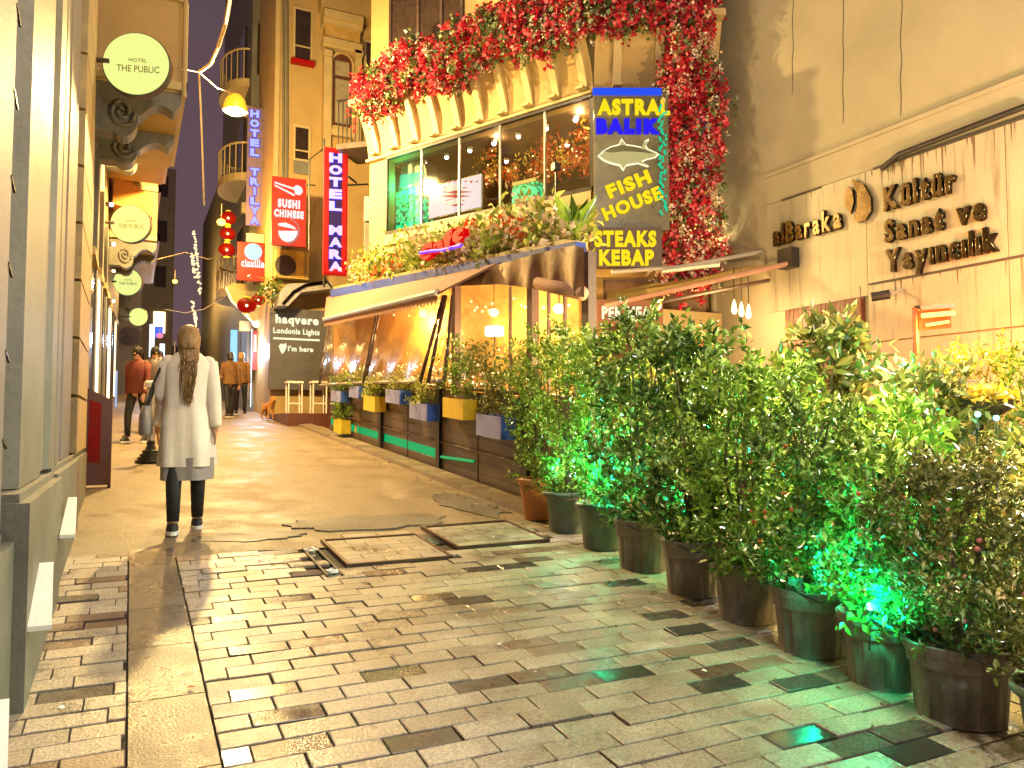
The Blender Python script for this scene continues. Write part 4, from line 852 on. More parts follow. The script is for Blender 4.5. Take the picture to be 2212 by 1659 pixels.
fr = Fr((5.9, 9.0), (.93, -.36)); mb = MB(); fr.pbox(mb, 1290, 648, 1432, 705, 0, -.06); mb.build('board', E('orange_sign', (.75,.25,.08), .55), t); text_fit(fr, 'PER MEAT', 1300, 662, 1420, 690, .012, e_cream, t, .01, .04)
# lit cream room opening beneath awning
mb = MB(); mb.box((6.9, 9.2, .5), (8.1, 9.28, 3.1)); 
o = tag(mb.build('lit_back_panel', M('cream_panel', (.22,.16,.07), .6), org=(7.5, 9.24, gz(9.2))), 'pale yellow lit partition under the awning beside the wall', 'partition')
for k, dx in enumerate((0, .1, .2)):
    p = Vector((7.35+dx, 8.1-dx*.3, 2.95-.03*k)); t = thing('bulb_pendant', p, ('left', 'middle', 'right')[k]+' bulb of the three bare warm bulbs hanging under the awning', 'lamp', 'cluster of hanging bulbs under the awning')
    mb = MB(); mb.lathe([(.005,.16),(.025,.1),(.04,.0),(.02,-.04)], p, 10); mb.build('bulb', e_soft, t, True); mb = MB(); mb.tube([p+Vector((0,0,.16)), p+Vector((0,0,.6))], .006, 5); mb.build('cord', m_black, t)
    if k == 1: lamp('bulb_light', p+Vector((0,0,-.15)), 110, (1, .68, .28), .06, t)
# patio heater
t = thing('patio_heater', (6.4, 5.6, gz(5.6)), 'glowing orange infrared heater on a dark red post among the plants', 'heater')
hp = dep(1977, 664, 7.3); mb = MB(); mb.tube([(hp.x, hp.y, gz(hp.y)), tuple(hp)], .03, 8); mb.build('post', m_redwood, t)
e1 = dep(1992, 682, 7.2); e2 = dep(2062, 676, 7.2); dx = (e2-e1).normalized()
mb = MB(); mb.hexa([e1+Vector((0,0,.06)), e2+Vector((0,0,.06)), e2+Vector((.1,.14,.08)), e1+Vector((.1,.14,.08)), e1+Vector((0,0,.09)), e2+Vector((0,0,.09)), e2+Vector((.1,.14,.11)), e1+Vector((.1,.14,.11))]); mb.build('reflector', m_black, t)
mb = MB(); mb.hexa([e1+Vector((.02,.05,-.13)), e2+Vector((.02,.05,-.13)), e2+Vector((.03,.07,-.13)), e1+Vector((.03,.07,-.13)), e1+Vector((.02,.05,.055)), e2+Vector((.02,.05,.055)), e2+Vector((.03,.07,.055)), e1+Vector((.03,.07,.055))]); mb.build('hot_panel', E('hot_panel', (1,.05,.003), 3.0), t)
mb = MB(); mb.tube([e1, e2], .022, 8); mb.tube([e1+Vector((.05,.0,-.085)), e2+Vector((-.08,0,-.085))], .014, 8); mb.build('element', e_heat, t)
mb = MB(); mb.tube([hp, e1+Vector((0,0,.08))], .018, 6); mb.build('arm', m_black, t)
lamp('heater_glow', (e1+e2)/2+Vector((-.15,-.15,-.15)), 260, (1, .24, .03), .10, t); lamp('heater_back_glow', (e1+e2)/2+Vector((.45,.2,.1)), 170, (1, .20, .02), .10, t)

# ================================================================== POTS AND SHRUBS
def shrub(parent, base, h, rx, n_cl, leaf, m, stems=5, lo=.0, per=22, shape=1.0, seed=0, parts_=None, jit=.5):
    rr = np.random.default_rng(seed); base = np.array(base); P = []; D = []
    mbs = MB()
    for k in range(stems):
        a = rr.uniform(0, 6.28); top = base+np.array([math.cos(a)*rx*.55*rr.uniform(.3, 1), math.sin(a)*rx*.55*rr.uniform(.3, 1), h*rr.uniform(.75, 1.0)]); mid_ = (base+top)/2+rr.normal(0, rx*.12, 3)
        mbs.tube([tuple(base+rr.normal(0,.02,3)*[1,1,0]), tuple(mid_), tuple(top)], [.014, .010, .005], 5)
    while len(P) < n_cl:
        q = rr.uniform(lo, 1); a = rr.uniform(0, 6.28); prof = math.sin(min(1, (q*1.0+.12))*math.pi*.80)**.55*shape if q < .9 else .62*(1-(q-.9)*6)
        r = rx*max(.1, prof)*math.sqrt(rr.uniform(.08, 1))*(1+.18*math.sin(3*a+seed))
        c = base+np.array([r*math.cos(a), r*math.sin(a), q*h+rr.normal(0, .03)])
        if rr.random() < .10: c[2] += rr.uniform(0, .12); c[:2] += rr.normal(0, .05, 2)
        ax = np.array([math.cos(a)*.6, math.sin(a)*.6, .75])+rr.normal(0, .35, 3); ax /= np.linalg.norm(ax)
        L = min(.2, leaf*4.0); s_ = rr.uniform(0, 1, per); pp = c+np.outer(s_, ax)*L+rr.normal(0, leaf*.28, (per, 3)); P.append(pp); D.append(rr.normal(0, .7, (per, 3))+ax*.7)
    mbs.build('stem', m_bark, parent)
    if leaf > .05:
        k_ = n_cl//5; Pb, Db = np.concatenate(P[:k_]), np.concatenate(D[:k_]); P, D = P[k_:], D[k_:]; leaves(Pb[::2], Db[::2], leaf*1.35, m, 'large_leaves', parent, jit=jit, asp=.38)
    return leaves(np.concatenate(P), np.concatenate(D), leaf, m, 'foliage', parent, jit=jit)
def pot(x, y, r, h, style, label, group='potted plants in a row along the paving'):
    z = gz(y)-.005; t = thing('potted_shrub', (x, y, z), label, 'potted plant', group); c = (x, y, z)
    if style == 'terracotta': mb = MB(); mb.lathe([(r*.70,0),(r*.93,h*.82),(r*1.0,h*.83),(r*1.03,h*.97),(r*.97,h),(r*.9,h*.98),(r*.86,h*.8)], c, 28, False); mb.build('pot', m_terra, t, False)
    elif style == 'green': mb = MB(); mb.lathe([(r*.68,0),(r*.72,.02),(r*.88,h*.86),(r*.98,h*.88),(r*1.04,h*.93),(r*1.03,h*.98),(r*.97,h),(r*.9,h*.97),(r*.85,h*.8)], c, 32, False); mb.build('pot', m_potg, t, True)
    else:
        mb = MB(); n = 64; rings = []
        for (rr_, zz, rib) in ((.80,0,.012),(.80,.01,.03),(.88,h*.66,.03),(.885,h*.68,0),(.93,h*.70,0),(.95,h*.86,0),(1.0,h*.87,0),(1.03,h*.98,0),(1.0,h,0),(.93,h*.98,0),(.88,h*.78,0)):
            rings.append([(x+r*(rr_-(rib if (k % 8) in (0, 1) else rib*.25 if (k % 8) in (4, 5) else 0))*math.cos(2*math.pi*k/n), y+r*(rr_-(rib if (k % 8) in (0, 1) else rib*.25 if (k % 8) in (4, 5) else 0))*math.sin(2*math.pi*k/n), z+zz) for k in range(n)])
        mb.loft(rings, False); mb.build('pot', m_potb, t)
    mb = MB(); mb.lathe([(r*.86,h*.80),(r*.5,h*.84),(.01,h*.86)], c, 18, False); mb.build('soil', m_soil, t); return t
POTS = [(3.62, 6.75, .21, .40, 'terracotta', 'terracotta pot with a tall leafy shrub at the far end of the row', 1.72, .30, 170, .046, m_leaf),
 (3.56, 6.12, .21, .37, 'green', 'first grey-green rimmed pot with a tall shrub, next to the terracotta one', 1.72, .34, 180, .046, m_leaf),
 (3.50, 5.45, .21, .38, 'green', 'second grey-green rimmed pot with teal-lit stems, nearer the camera', 1.68, .36, 180, .048, m_leaf),
 (3.44, 4.80, .21, .37, 'ribbed', 'brown ribbed pot right beside the grey-green ones with the tallest dark shrub', 1.80, .38, 190, .060, m_leaf2),
 (3.38, 4.15, .21, .36, 'ribbed', 'brown ribbed pot with dark glossy shrub, fifth from the terracotta pot', 1.62, .38, 200, .062, m_leaf2),
 (3.34, 3.60, .21, .35, 'ribbed', 'brown ribbed pot with light green leaves drooping over its rim', 1.42, .36, 200, .048, m_leaf),
 (3.28, 3.06, .21, .34, 'ribbed', 'brown ribbed pot lit green from inside its shrub', 1.22, .36, 200, .044, m_leaf2),
 (3.27, 2.62, .20, .33, 'ribbed', 'brown ribbed pot with the brightest teal lamp on its rim', 1.05, .32, 190, .044, m_leaf),
 (3.25, 2.22, .22, .33, 'ribbed', 'nearest full brown pot with a fine-leaved olive bush and pink berries', 1.04, .36, 520, .032, m_leaf3),
 (3.14, 1.70, .2, .33, 'green', 'grey-green pot cut by the right edge of the picture', .5, .2, 60, .04, m_leaf3)]
for i, (x, y, r, h, st_, lb, hh, rx, ncl, lf, m) in enumerate(POTS):
    t = pot(x, y, r, h, st_, lb)
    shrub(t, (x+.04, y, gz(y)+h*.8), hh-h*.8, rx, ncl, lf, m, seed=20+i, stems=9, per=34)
    if i in (5, 7):
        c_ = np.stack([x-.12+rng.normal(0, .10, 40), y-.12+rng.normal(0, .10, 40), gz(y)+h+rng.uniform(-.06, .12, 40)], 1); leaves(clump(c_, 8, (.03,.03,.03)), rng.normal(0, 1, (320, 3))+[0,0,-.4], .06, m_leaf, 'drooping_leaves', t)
    if i in (6, 7, 8):
        mb = MB(); rr = random.Random(i)
        for k in range(46): 
            a = rr.uniform(2.2, 5.6); q = rr.uniform(.15, .9); mb.sphere((x+.04+rx*.95*math.cos(a)*math.sin(q*2.6)**.5, y+rx*.95*math.sin(a)*math.sin(q*2.6)**.5, gz(y)+h*.8+q*(hh-h*.8)), rr.uniform(.006, .012), 6, 4)
        mb.build('berries', m_flo if i != 8 else M('pink_berries', (.6,.2,.15), .4), t)['kind'] = 'stuff'
# second row of plants behind
BK = [(5.0, 5.9, 1.5, .36, 120, .085, m_leaf2, 'tall dark shrub behind the middle pots'), (5.4, 3.9, 1.45, .4, 150, .09, m_leaf3, 'broad-leaved olive shrub behind the ribbed pots'), (5.3, 4.75, 1.85, .38, 190, .11, m_leaf3, 'tall large-leaved plant in front of the wall door'), (4.7, 2.5, 1.1, .40, 150, .095, m_leaf3, 'brown-green leafy shrub behind the teal-lit pots'),
      (6.8, 4.35, 1.7, .5, 420, .05, m_leaf, 'feathery bright green conifer near the right edge'), (4.7, 4.6, 1.45, .3, 100, .08, m_leaf2, 'dark glossy shrub filling the gap of the row'), (4.5, 3.4, 1.2, .32, 110, .08, m_leaf, 'green shrub with orange-lit leaves behind the nearest pots'), (5.6, 7.2, 1.7, .45, 260, .06, m_leafy, 'yellow-lit airy bush under the awning')]
for i, (x, y, hh, rx, ncl, lf, m, lb) in enumerate(BK):
    z = gz(y)-.005; t = thing('patio_shrub', (x, y, z), lb, 'shrub'); mb = MB(); mb.lathe([(.16,0),(.21,.33),(.22,.36),(.19,.35)], (x, y, z), 20, False); mb.build('pot', m_potb, t); mb = MB(); mb.lathe([(.19,.30),(.01,.31)], (x, y, z), 14, False); mb.build('soil', m_soil, t)
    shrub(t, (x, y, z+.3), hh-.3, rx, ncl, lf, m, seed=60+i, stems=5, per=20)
# yellow-flowered bed near right edge
p = dep(2115, 865, 6.0); t = thing('yellow_flower_basket', p, 'low basket of bright yellow flowers near the right edge', 'flowers')
mb = MB(); mb.lathe([(.02,-.2),(.22,-.06),(.27,0)], p, 18, False, sx=1); mb.build('basket', m_bark, t)
c_ = np.array(p)+np.stack([rng.normal(0, .13, 60), rng.normal(0, .13, 60), rng.uniform(0, .06, 60)], 1); leaves(clump(c_, 14, (.03,.03,.02)), rng.normal(0, 1, (840, 3))+[0,0,.6], .06, m_fly, 'yellow_flowers', t, asp=.7)
mb = MB(); mb.tube([(p.x, p.y, gz(p.y)), (p.x, p.y, p.z-.19)], .03, 8); mb.build('stand', m_black, t)
# orange wooden chair seen through the leaves
g = Vector((5.15, 3.0, gz(3.0))); t = thing('wooden_chair', g, 'orange wooden slatted chair half hidden behind the right-hand bushes', 'chair')
m_ch = M('orange_wood', (.45,.16,.05), .5)
mb = MB(); mb.box((g.x-.22, g.y-.22, g.z+.43), (g.x+.22, g.y+.22, g.z+.47)); mb.build('seat', m_ch, t)
for dx in (-.2, .17):
    for dy in (-.2, .17): mb = MB(); mb.box((g.x+dx, g.y+dy, g.z), (g.x+dx+.035, g.y+dy+.035, g.z+.43 if dy < 0 else g.z+1.05)); mb.build('leg', m_ch, t)
for k in range(5): mb = MB(); mb.box((g.x-.13+k*.06, g.y+.18, g.z+.55), (g.x-.10+k*.06, g.y+.195, g.z+.98)); mb.build('slat', m_ch, t)
mb = MB(); mb.box((g.x-.165, g.y+.175, g.z+.98), (g.x+.17, g.y+.20, g.z+1.05)); mb.build('top_rail', m_ch, t)
# little coloured lamps in the pots
LEDS = [(1197,1012,6.9,'cyan',6,'tiny cyan lamp in the first grey-green pot'), (1235,1027,6.7,'white',5,'tiny pinkish white lamp beside the cyan one'), (1310,990,6.35,'cyan',60,'teal uplight hidden in stems of the third pot'), (1425,1080,5.6,'cyan',30,'bright teal lamp between the fourth and fifth pots'), (1765,1240,4.2,'cyan',75,'teal lamp at the foot of the seventh shrub'), (1880,1310,3.55,'cyan',38,'brightest teal lamp on the rim of the eighth pot'), (1725,880,5.2,'cyan',26,'teal lamp high up in the dark shrub'), (1950,790,6.2,'cyan',30,'teal lamp in the shrub beside the heater post'), (2112,895,5.0,'cyan',8,'teal lamp left of a pair near the right edge'), (2152,903,5.0,'cyan',6,'teal lamp right of a pair near the right edge'), (1900,1180,4.0,'cyan',110,'teal uplight deep inside the right-hand bushes'), (1505,740,5.9,'red',3,'small round red lamp in the top leaves of the hedge'), (1330,1045,6.2,'cyan',24,'low teal lamp in the third pot')]
for u, v, d, col, pw, lb in LEDS:
    p = dep(u, v, d); t = thing('garden_light', p, lb, 'garden light'); rad = .018 if col != 'red' else .05
    mb = MB(); mb.sphere(p, rad, 10, 6); mb.build('bulb', {'cyan': e_cyan, 'white': e_white, 'red': E('red_ball', (.9,.01,.01), 1.2)}[col], t, True)
    mb = MB(); mb.tube([p+Vector((0,0,-rad)), p+Vector((0,.01,-.2))], .005, 5); mb.build('spike', m_black, t)
    lamp('garden_glow', p+Vector((-.03,-.05,.04)), pw, {'cyan': (.0,1,.42), 'white': (1,.85,.8), 'red': (1,.02,.02)}[col], .03, t)

# ================================================================== FAR RIGHT BUILDINGS
YB = 21.5; FBd = Fr((0, YB), (1, 0))
BB = thing('hotel_building', (4.5, YB, gz(YB)), 'cream hotel facade with narrow windows and an arched bay, facing the camera', 'building')
xl, xr = FBd.px(592, 300)[0], FBd.px(840, 300)[0]
mb = MB(); mb.box((xl, YB, gz(YB)-.3), (xr+1.5, YB+3, 16)); mb.build('wall', m_cream, BB)
for (u0, v0, u1, v1) in ((637, 25, 670, 132), (637, 278, 665, 345), (790, 95, 806, 190)):
    mb = MB(); FBd.pbox(mb, u0-5, v0-6, u1+5, v1+4, .003, .06); fo = mb.build('window', m_creamw, BB)
    mb = MB(); FBd.pbox(mb, u0, v0, u1, v1, .061, .07); mb.build('pane', m_dglass, fo)
    mb = MB(); FBd.pbox(mb, u0, v1-(v1-v0)*.28, u1, v1-(v1-v0)*.28+3, .071, .09); mb.build('transom', m_creamw, fo)
mb = MB(); FBd.pbox(mb, 627, 134, 677, 143, .003, .2); mb.build('sill', m_redb, BB)
mb = MB(); FBd.pbox(mb, 634, 347, 668, 377, .003, .05); mb.build('panel', m_lstone, BB)
for u in (612, 620): mb = MB(); p = [FBd.w(*FBd.px(u, v), .06) for v in (-20, 300)]; p.append(FBd.w(*FBd.px(u-4, 560), .06)); mb.tube(p, .035, 8); mb.build('drainpipe', m_lstone, BB)
mb = MB(); FBd.pbox(mb, 592, -200, 602, 600, .003, .12); mb.build('quoin', m_creamw, BB)
# bay
mb = MB(); FBd.pbox(mb, 688, -200, 838, 48, .003, .45); mb.build('bay', m_cream, BB)
for k, (v0, v1, o) in enumerate(((45, 62, .52), (62, 72, .42), (100, 112, .40), (112, 118, .34))): mb = MB(); FBd.pbox(mb, 692-k*0, v0, 775, v1, .003, o); mb.build('moulding', m_creamw, BB)
mb = MB(); FBd.pbox(mb, 697, 72, 772, 100, .003, .3); mb.build('panel', M('ochre_panel', (.45,.28,.08), .6), BB)
mb = MB(); FBd.pbox(mb, 695, 118, 712, 330, .003, .25); FBd.pbox(mb, 762, 118, 776, 330, .003, .25); mb.build('pilaster', m_creamw, BB)
for u in (703, 769): mb = MB(); a, z = FBd.px(u, 124); FBd.box(mb, a-.12, z-.09, a+.12, z+.09, .251, .34); mb.build('capital', m_creamw, BB)
def arch(u0, v0, u1, v1, k): 
    a0, z0, a1, z1 = FBd.ext(u0, v0, u1, v1); r = (a1-a0)/2; return [(a0, z0), (a1, z0)]+[(a0+r+r*math.cos(i*math.pi/12), z1-r+r*math.sin(i*math.pi/12)) for i in range(13)]
mb = MB(); FBd.poly(mb, arch(713, 116, 762, 282, 0), .10, .003); aw_ = mb.build('arched_window', m_creamw, BB)
mb = MB(); FBd.poly(mb, arch(717, 121, 757, 276, 0), .12, .101); fr_ = mb.build('frame', m_redwood, aw_)
mb = MB(); FBd.pbox(mb, 722, 137, 752, 168, .121, .13); FBd.pbox(mb, 722, 176, 752, 270, .121, .13); mb.build('pane', M('curtained_glass', (.32,.27,.18), .3), aw_)
mb = MB(); FBd.pbox(mb, 712, 286, 764, 300, .003, .22); mb.build('sill', m_creamw, BB)
mb = MB(); FBd.pbox(mb, 716, 302, 758, 325, .003, .12); mb.build('panel', bpy.data.materials['ochre_panel'], BB)
# air conditioner & clutter
t = thing('air_conditioner', FBd.w(*FBd.px(625, 605), .3), 'yellowed outdoor air conditioner with round fan under the sushi sign', 'air conditioner')
mb = MB(); FBd.pbox(mb, 590, 548, 660, 607, .15, .45); mb.build('casing', M('yellowed_metal', (.5,.34,.08), .5), t)
mb = MB(); a, z = FBd.px(610, 580); FBd.poly(mb, [(a+.28*math.cos(i*.4), z+.28*math.sin(i*.4)) for i in range(16)], .465, .451); mb.build('fan_grille', m_dark, t)
mb = MB(); FBd.pbox(mb, 633, 552, 650, 605, .451, .47); mb.build('side_panel', M('amber_metal', (.7,.42,.04), .5), t)
# balcony at restaurant end
pb = dep(780, 325, 17.2); t = thing('iron_balcony', pb, 'small black iron balcony between hotel facade and restaurant', 'balcony')
fr = Fr((pb.x, pb.y), (.75, -.66)); a0, z0 = -.45, pb.z
mb = MB(); fr.box(mb, -.35, z0-.12, .5, z0, -.5, .5); mb.build('slab', m_dark, t)
for k in range(9):
    mb = MB(); a = -.33+k*.1; fr.box(mb, a, z0, a+.022, z0+.95, .44, .46); mb.build('baluster', m_black, t)
mb = MB(); fr.box(mb, -.35, z0+.951, .5, z0+.99, .42, .48); mb.build('handrail', m_black, t)

# utility cabinets
FU = FA.off(.25)
t = thing('utility_cabinet', FU.w(*FU.px(800, 555)), 'grey utility cabinet with two vents on the wall left of the window', 'cabinet')
fr = Fr(dep(800, 500, 15.8), (.98, -.18)); mb = MB(); fr.pbox(mb, 786, 431, 815, 483, .2, .0); mb.build('upper_box', m_grey, t); mb = MB(); fr.pbox(mb, 786, 485, 813, 575, .17, .0); mb.build('lower_box', m_lstone, t)
for v in (440, 451): mb = MB(); fr.pbox(mb, 794, v, 806, v+4, .21, .201); mb.build('vent', m_white, t)
mb = MB(); mb.tube([fr.w(*fr.px(818, v), .1) for v in (470, 520, 570, 600)], .03, 6); mb.build('conduit', m_dark, t)
# ---- hanging signs
def signbox(name, label, u0, v0, u1, v1, d, m, rot=0, th=.12, cat='sign'):
    p = dep((u0+u1)/2, (v0+v1)/2, d); t = thing(name, (p.x, p.y, dep((u0+u1)/2, v1, d).z), label, cat); fr = Fr((p.x, p.y), (math.cos(R(rot)), math.sin(R(rot))))
    mb = MB(); fr.pbox(mb, u0, v0, u1, v1, 0, -th); mb.build('box', m, t); return t, fr
t, fr = signbox('vertical_hotel_sign', 'tall red-edged neon sign with HOTEL MARA in violet letters', 698, 319, 751, 594, 17, m_redb, -12)
mb = MB(); 
a0, z0, a1, z1 = fr.ext(701, 322, 748, 591)
for (b0, c0, b1, c1) in ((a0, z0, a0+.095, z1), (a1-.095, z0, a1, z1), (a0+.095, z0, a1-.095, z0+.095), (a0+.095, z1-.095, a1-.095, z1)): fr.box(mb, b0, c0, b1, c1, .03, .003)
mb.build('red_border', e_redn, t)
mb = MB(); fr.box(mb, a0+.1, z0+.1, a1-.1, z1-.1, .012, .004); mb.build('face', e_vglow, t)
vletters(fr, 'HOTEL MARA', 711, 739, 332, 592, .035, e_violet, t, .06, e_blue)
for (ua, va, ub, vb) in ((751, 400, 795, 398), (751, 380, 770, 395), (700, 600, 720, 625)): 
    mb = MB(); mb.tube([dep(ua, va, 17.05), dep(ub, vb, 17.4)], .022, 6); mb.build('strut', m_black, t)
mb = MB(); mb.tube([dep(700, 300, 17.2), dep(700, 620, 17.2)], .025, 6); mb.tube([dep(700, 320, 17.2), dep(668, 345, 17.4), dep(668, 540, 17.4)], .02, 6); mb.build('frame_pole', m_black, t)
t, fr = signbox('sushi_sign', 'dark red square sign with chopsticks, SUSHI CHINESE and a rice bowl', 587, 384, 661, 531, 19, m_red, -4)
m_pw = E('pale_lit_white', (.85,.95,1), .95); m_pk = E('pink_line', (.8,.35,.4), .6)
for (x0, y0, x1, y1) in ((593, 394, 640, 410), (593, 400, 636, 422)):
    mb = MB(); dx_, dy_ = 0, 2.6; fr.poly(mb, [fr.px(x0, y0-1.4), fr.px(x1, y1-2), fr.px(x1, y1+2), fr.px(x0, y0+1.6)], .02, .002); mb.build('chopstick', m_pw, t)
mb = MB(); fr.poly(mb, [fr.px(u, v) for u, v in ((634,404),(642,400),(652,406),(654,415),(648,422),(638,420))], .024, .004); mb.build('sushi_roll', m_pw, t)
text_fit(fr, 'SUSHI', 600, 431, 648, 450, .012, m_pw, t, .008, .07); text_fit(fr, 'CHINESE', 592, 454, 656, 471, .012, m_pw, t, .008, .07)
mb = MB(); fr.poly(mb, [fr.px(602+20+21*math.cos(a), 499+24*math.sin(a)) for a in [i*math.pi/12 for i in range(13)]], .02, .003); mb.build('bowl', m_pw, t)
mb = MB(); mb.tube([fr.w(*fr.px(620+26*math.cos(a), 500+27*math.sin(a)), .015) for a in [R(-75+i*10) for i in range(17)]], .014, 6); mb.build('ring', m_pk, t)
mb = MB(); fr.poly(mb, [fr.px(u, v) for u, v in ((600,483),(616,481),(634,489),(640,496),(622,492),(602,488))], .026, .0035); mb.build('chopsticks_mark', m_pw, t)
mb = MB(); mb.tube([dep(661, 400, 19), dep(680, 400, 20.5)], .02, 6); mb.build('strut', m_black, t)
t, fr = signbox('tall_blue_sign', 'tall violet-grey neon sign with HOTEL TRILYA in blue letters', 533, 232, 567, 487, 23, M('violet_grey_face', (.16,.11,.2), .5), -6)
vletters(fr, 'HOTEL TRILYA', 540, 560, 238, 489, .02, e_bluew, t, .07, e_blue)
mb = MB(); mb.tube([dep(567, 260, 23), dep(590, 258, 23.5)], .02, 6); mb.tube([dep(567, 460, 23), dep(590, 458, 23.5)], .02, 6); mb.build('strut', m_black, t)
t, fr = signbox('red_clock_sign', 'red panel with pale round emblem and white cinville lettering', 512, 524, 573, 606, 22, m_red, -6)
mb = MB(); mb.lathe([(.01,0)], (0,0,-50), 3); mb = MB(); fr.poly(mb, [(fr.px(547, 544)[0]+.24*math.cos(i*.262), fr.px(547, 544)[1]+.24*math.sin(i*.262)) for i in range(24)], .02, .002); mb.build('round_emblem', E('pale_blue', (.5,.85,1), .9), t)
text_fit(fr, 'cinville', 521, 560, 571, 578, .012, m_pw, t, .008, .05); mb = MB(); fr.pbox(mb, 530, 574, 571, 577, .012, .002); mb.build('underline', m_pw, t)
mb = MB(); fr.pbox(mb, 532, 505, 571, 523, .0, -.1); mb.build('upper_frame', M('brass_frame', (.5,.3,.12), .4), t)
# red lanterns
for i, (u, v, r, d, lb) in enumerate(((493,471,17,22,'top red paper lantern of the hanging trio'), (492,505,17,22,'middle red paper lantern of the hanging trio'), (490,540,18,22,'bottom red paper lantern of the hanging trio'), (533,660,21,21,'large red paper lantern under the canopy'), (558,648,15,21.5,'second red lantern tucked beside the large one'))):
    p = dep(u, v, d); t = thing('paper_lantern', p, lb, 'lantern', 'red paper lanterns on the right side of the street'); rad = r/F_*d
    mb = MB(); mb.lathe([(max(.02, rad*math.sin(math.pi*q/10))*(1 if q % 2 else .96), -rad*.82*math.cos(math.pi*q/10)) for q in range(11)], p, 20); mb.build('shade', e_lant, t, True)
    mb = MB(); mb.lathe([(rad*.35,rad*.80),(rad*.35,rad*.92)], p, 12); mb.lathe([(rad*.35,-rad*.92),(rad*.35,-rad*.80)], p, 12); mb.build('ring', m_yel, t)
    mb = MB(); c_ = (EYE-p).normalized()*(rad*.98); mb.sphere(p+c_, rad*.14, 8, 6); mb.build('bulb_glow', e_soft, t, True)
    mb = MB(); mb.tube([p+Vector((0,0,rad*.9)), p+Vector((0,0,rad*1.25))], .01, 5); mb.build('cord', m_dark, t)
# building behind (balconies)
BC = thing('balcony_building', (3.1, 25, gz(25)), 'ornate building with round iron balconies beyond the tall blue sign', 'building')
mb = MB(); mb.box((3.15, 24.6, gz(24)-.5), (9, 33, 22)); mb.build('wall', m_lstone, BC)
for z in (5.4, 9.0, 12.0):
    mb = MB(); n = 12; pts = [(3.15-.75*math.sin(i*math.pi/n), 26.5-1.4*math.cos(i*math.pi/n)) for i in range(n+1)]
    b = len(mb.v); mb.v += [(x, y, z) for x, y in pts]+[(x, y, z+.25) for x, y in pts]; mb.f += [tuple(range(n+1)), tuple(range(n+1, 2*n+2))[::-1]]+[(i, i+1, n+2+i, n+1+i) for i in range(n)]; bs_ = mb.build('balcony', m_creamw, BC)
    mb = MB()
    for i in range(0, n+1): mb.tube([(pts[i][0]+.03, pts[i][1], z+.25), (pts[i][0]+.03, pts[i][1], z+1.2)], .02, 5)
    mb.tube([(x+.03, y, z+1.2) for x, y in pts], .035, 6); mb.build('railing', m_creamw, bs_)
    mb = MB(); mb.box((3.09, 25.9, z+.3), (3.149, 27.1, z+2.3)); mb.build('balcony_door', m_dglass, BC)
    mb = MB(); mb.box((3.3, 24.54, z+.2), (3.75, 24.598, z+1.8)); mb.build('window', m_dglass, BC)
    mb = MB(); mb.box((2.9, 24.4, z-1.2), (4.2, 24.597, z-.9)); mb.build('cornice', m_creamw, BC)
# far row of buildings, both sides
for i, (x0, x1, y0, y1, zt, m, nm, lb) in enumerate(((-6, .35, 36, 46, 13.5, m_lrecess, 'far_building', 'dim brown house beyond the round signs on the left'), (-5, 2.1, 48, 60, 16, m_lrecess, 'far_building', 'dark tall house where the street bends, left of the sky gap'), (3.3, 10, 34.5, 44, 12, m_lstone, 'far_building', 'far house behind the balcony building'), (4.6, 12, 46, 60, 8.5, m_lrecess, 'far_building', 'low far house at the right end of the street'), (-3, 12, 74, 80, 8.2, m_lrecess, 'far_building', 'last dark house closing the end of the street'))):
    t = thing(nm, ((x0+x1)/2, y0, gz(y0)), lb, 'building'); mb = MB(); mb.box((x0, y0, gz(y0)-1), (x1, y1, zt)); mb.build('wall', m, t)
    rr = random.Random(i)
    for z in np.arange(gz(y0)+3, zt-1.5, 2.6):
        for x in ([x1-1.0, x1-2.2] if x0 < 0 and i < 4 else [x0+.5, x0+1.8] if i < 4 else np.arange(1.5, 5, 1.1)):
            mb = MB(); mb.box((x, y0-.06, z), (x+.6, y0-.003, z+1.2)); mb.build('window', e_soft if rr.random() < .18 else m_dglass, t)
# canopy/marquee with lamps
t = thing('entrance_canopy', dep(525, 660, 23), 'olive pointed entrance canopy above the big red lantern', 'canopy')
fr = Fr(dep(525, 660, 23.2), (1, -.1)); mb = MB(); fr.poly(mb, [fr.px(u, v) for u, v in ((488,628),(500,618),(590,622),(590,640),(570,690),(545,700),(500,655))], .5, -.5); mb.build('canopy_fabric', M('olive_fabric', (.25,.2,.06), .7), t)
mb = MB(); mb.tube([fr.w(*fr.px(u, v), .52) for u, v in ((488,628),(500,655),(545,700))], .04, 6); mb.build('lit_edge', M('pale_edge', (.7,.65,.6), .5), t)
# lit shop tubes
for i, (u0, v0, u1, v1, d, m, lb) in enumerate(((497,712,513,782,25,E('ice_blue', (.35,.75,1), 1.1),'ice blue light box beside the far right shops'), (528,742,537,800,24,e_tube,'short white light tube at a far shop'), (545,715,557,800,23,E('red_white', (.9,.12,.10), 1.0),'red lit vertical sign with white mark'), (541,710,544,880,23.2,e_tube,'long thin white tube left of the red sign'), (562,700,567,860,23,e_tube,'long thin white tube right of the red sign'), (344,742,356,800,30,e_tube,'white shop window strip far left of the woman'), (331,705,352,730,31,E('blue_far', (.06,.15,.9), 1.2),'blue lit panel above far left shop'), (322,700,334,772,27,e_tube,'narrow white lit doorway left of the blue panel'), (248,800,254,880,12.5,E('blue_white_edge', (.45,.55,.8), .9),'pale blue lit door edge behind the menu board'))):
    t, fr = signbox('lit_sign', lb, u0, v0, u1, v1, d, m_black, 0, .08, 'light'); mb = MB(); fr.pbox(mb, u0+.6, v0+.6, u1-.6, v1-.6, .012, .002); mb.build('lit_face', m, t)
    if i == 2:
        mb = MB(); fr.pbox(mb, u0+3, v0+8, u1-3, v0+45, .02, .013); mb.build('white_mark', e_cream, t)
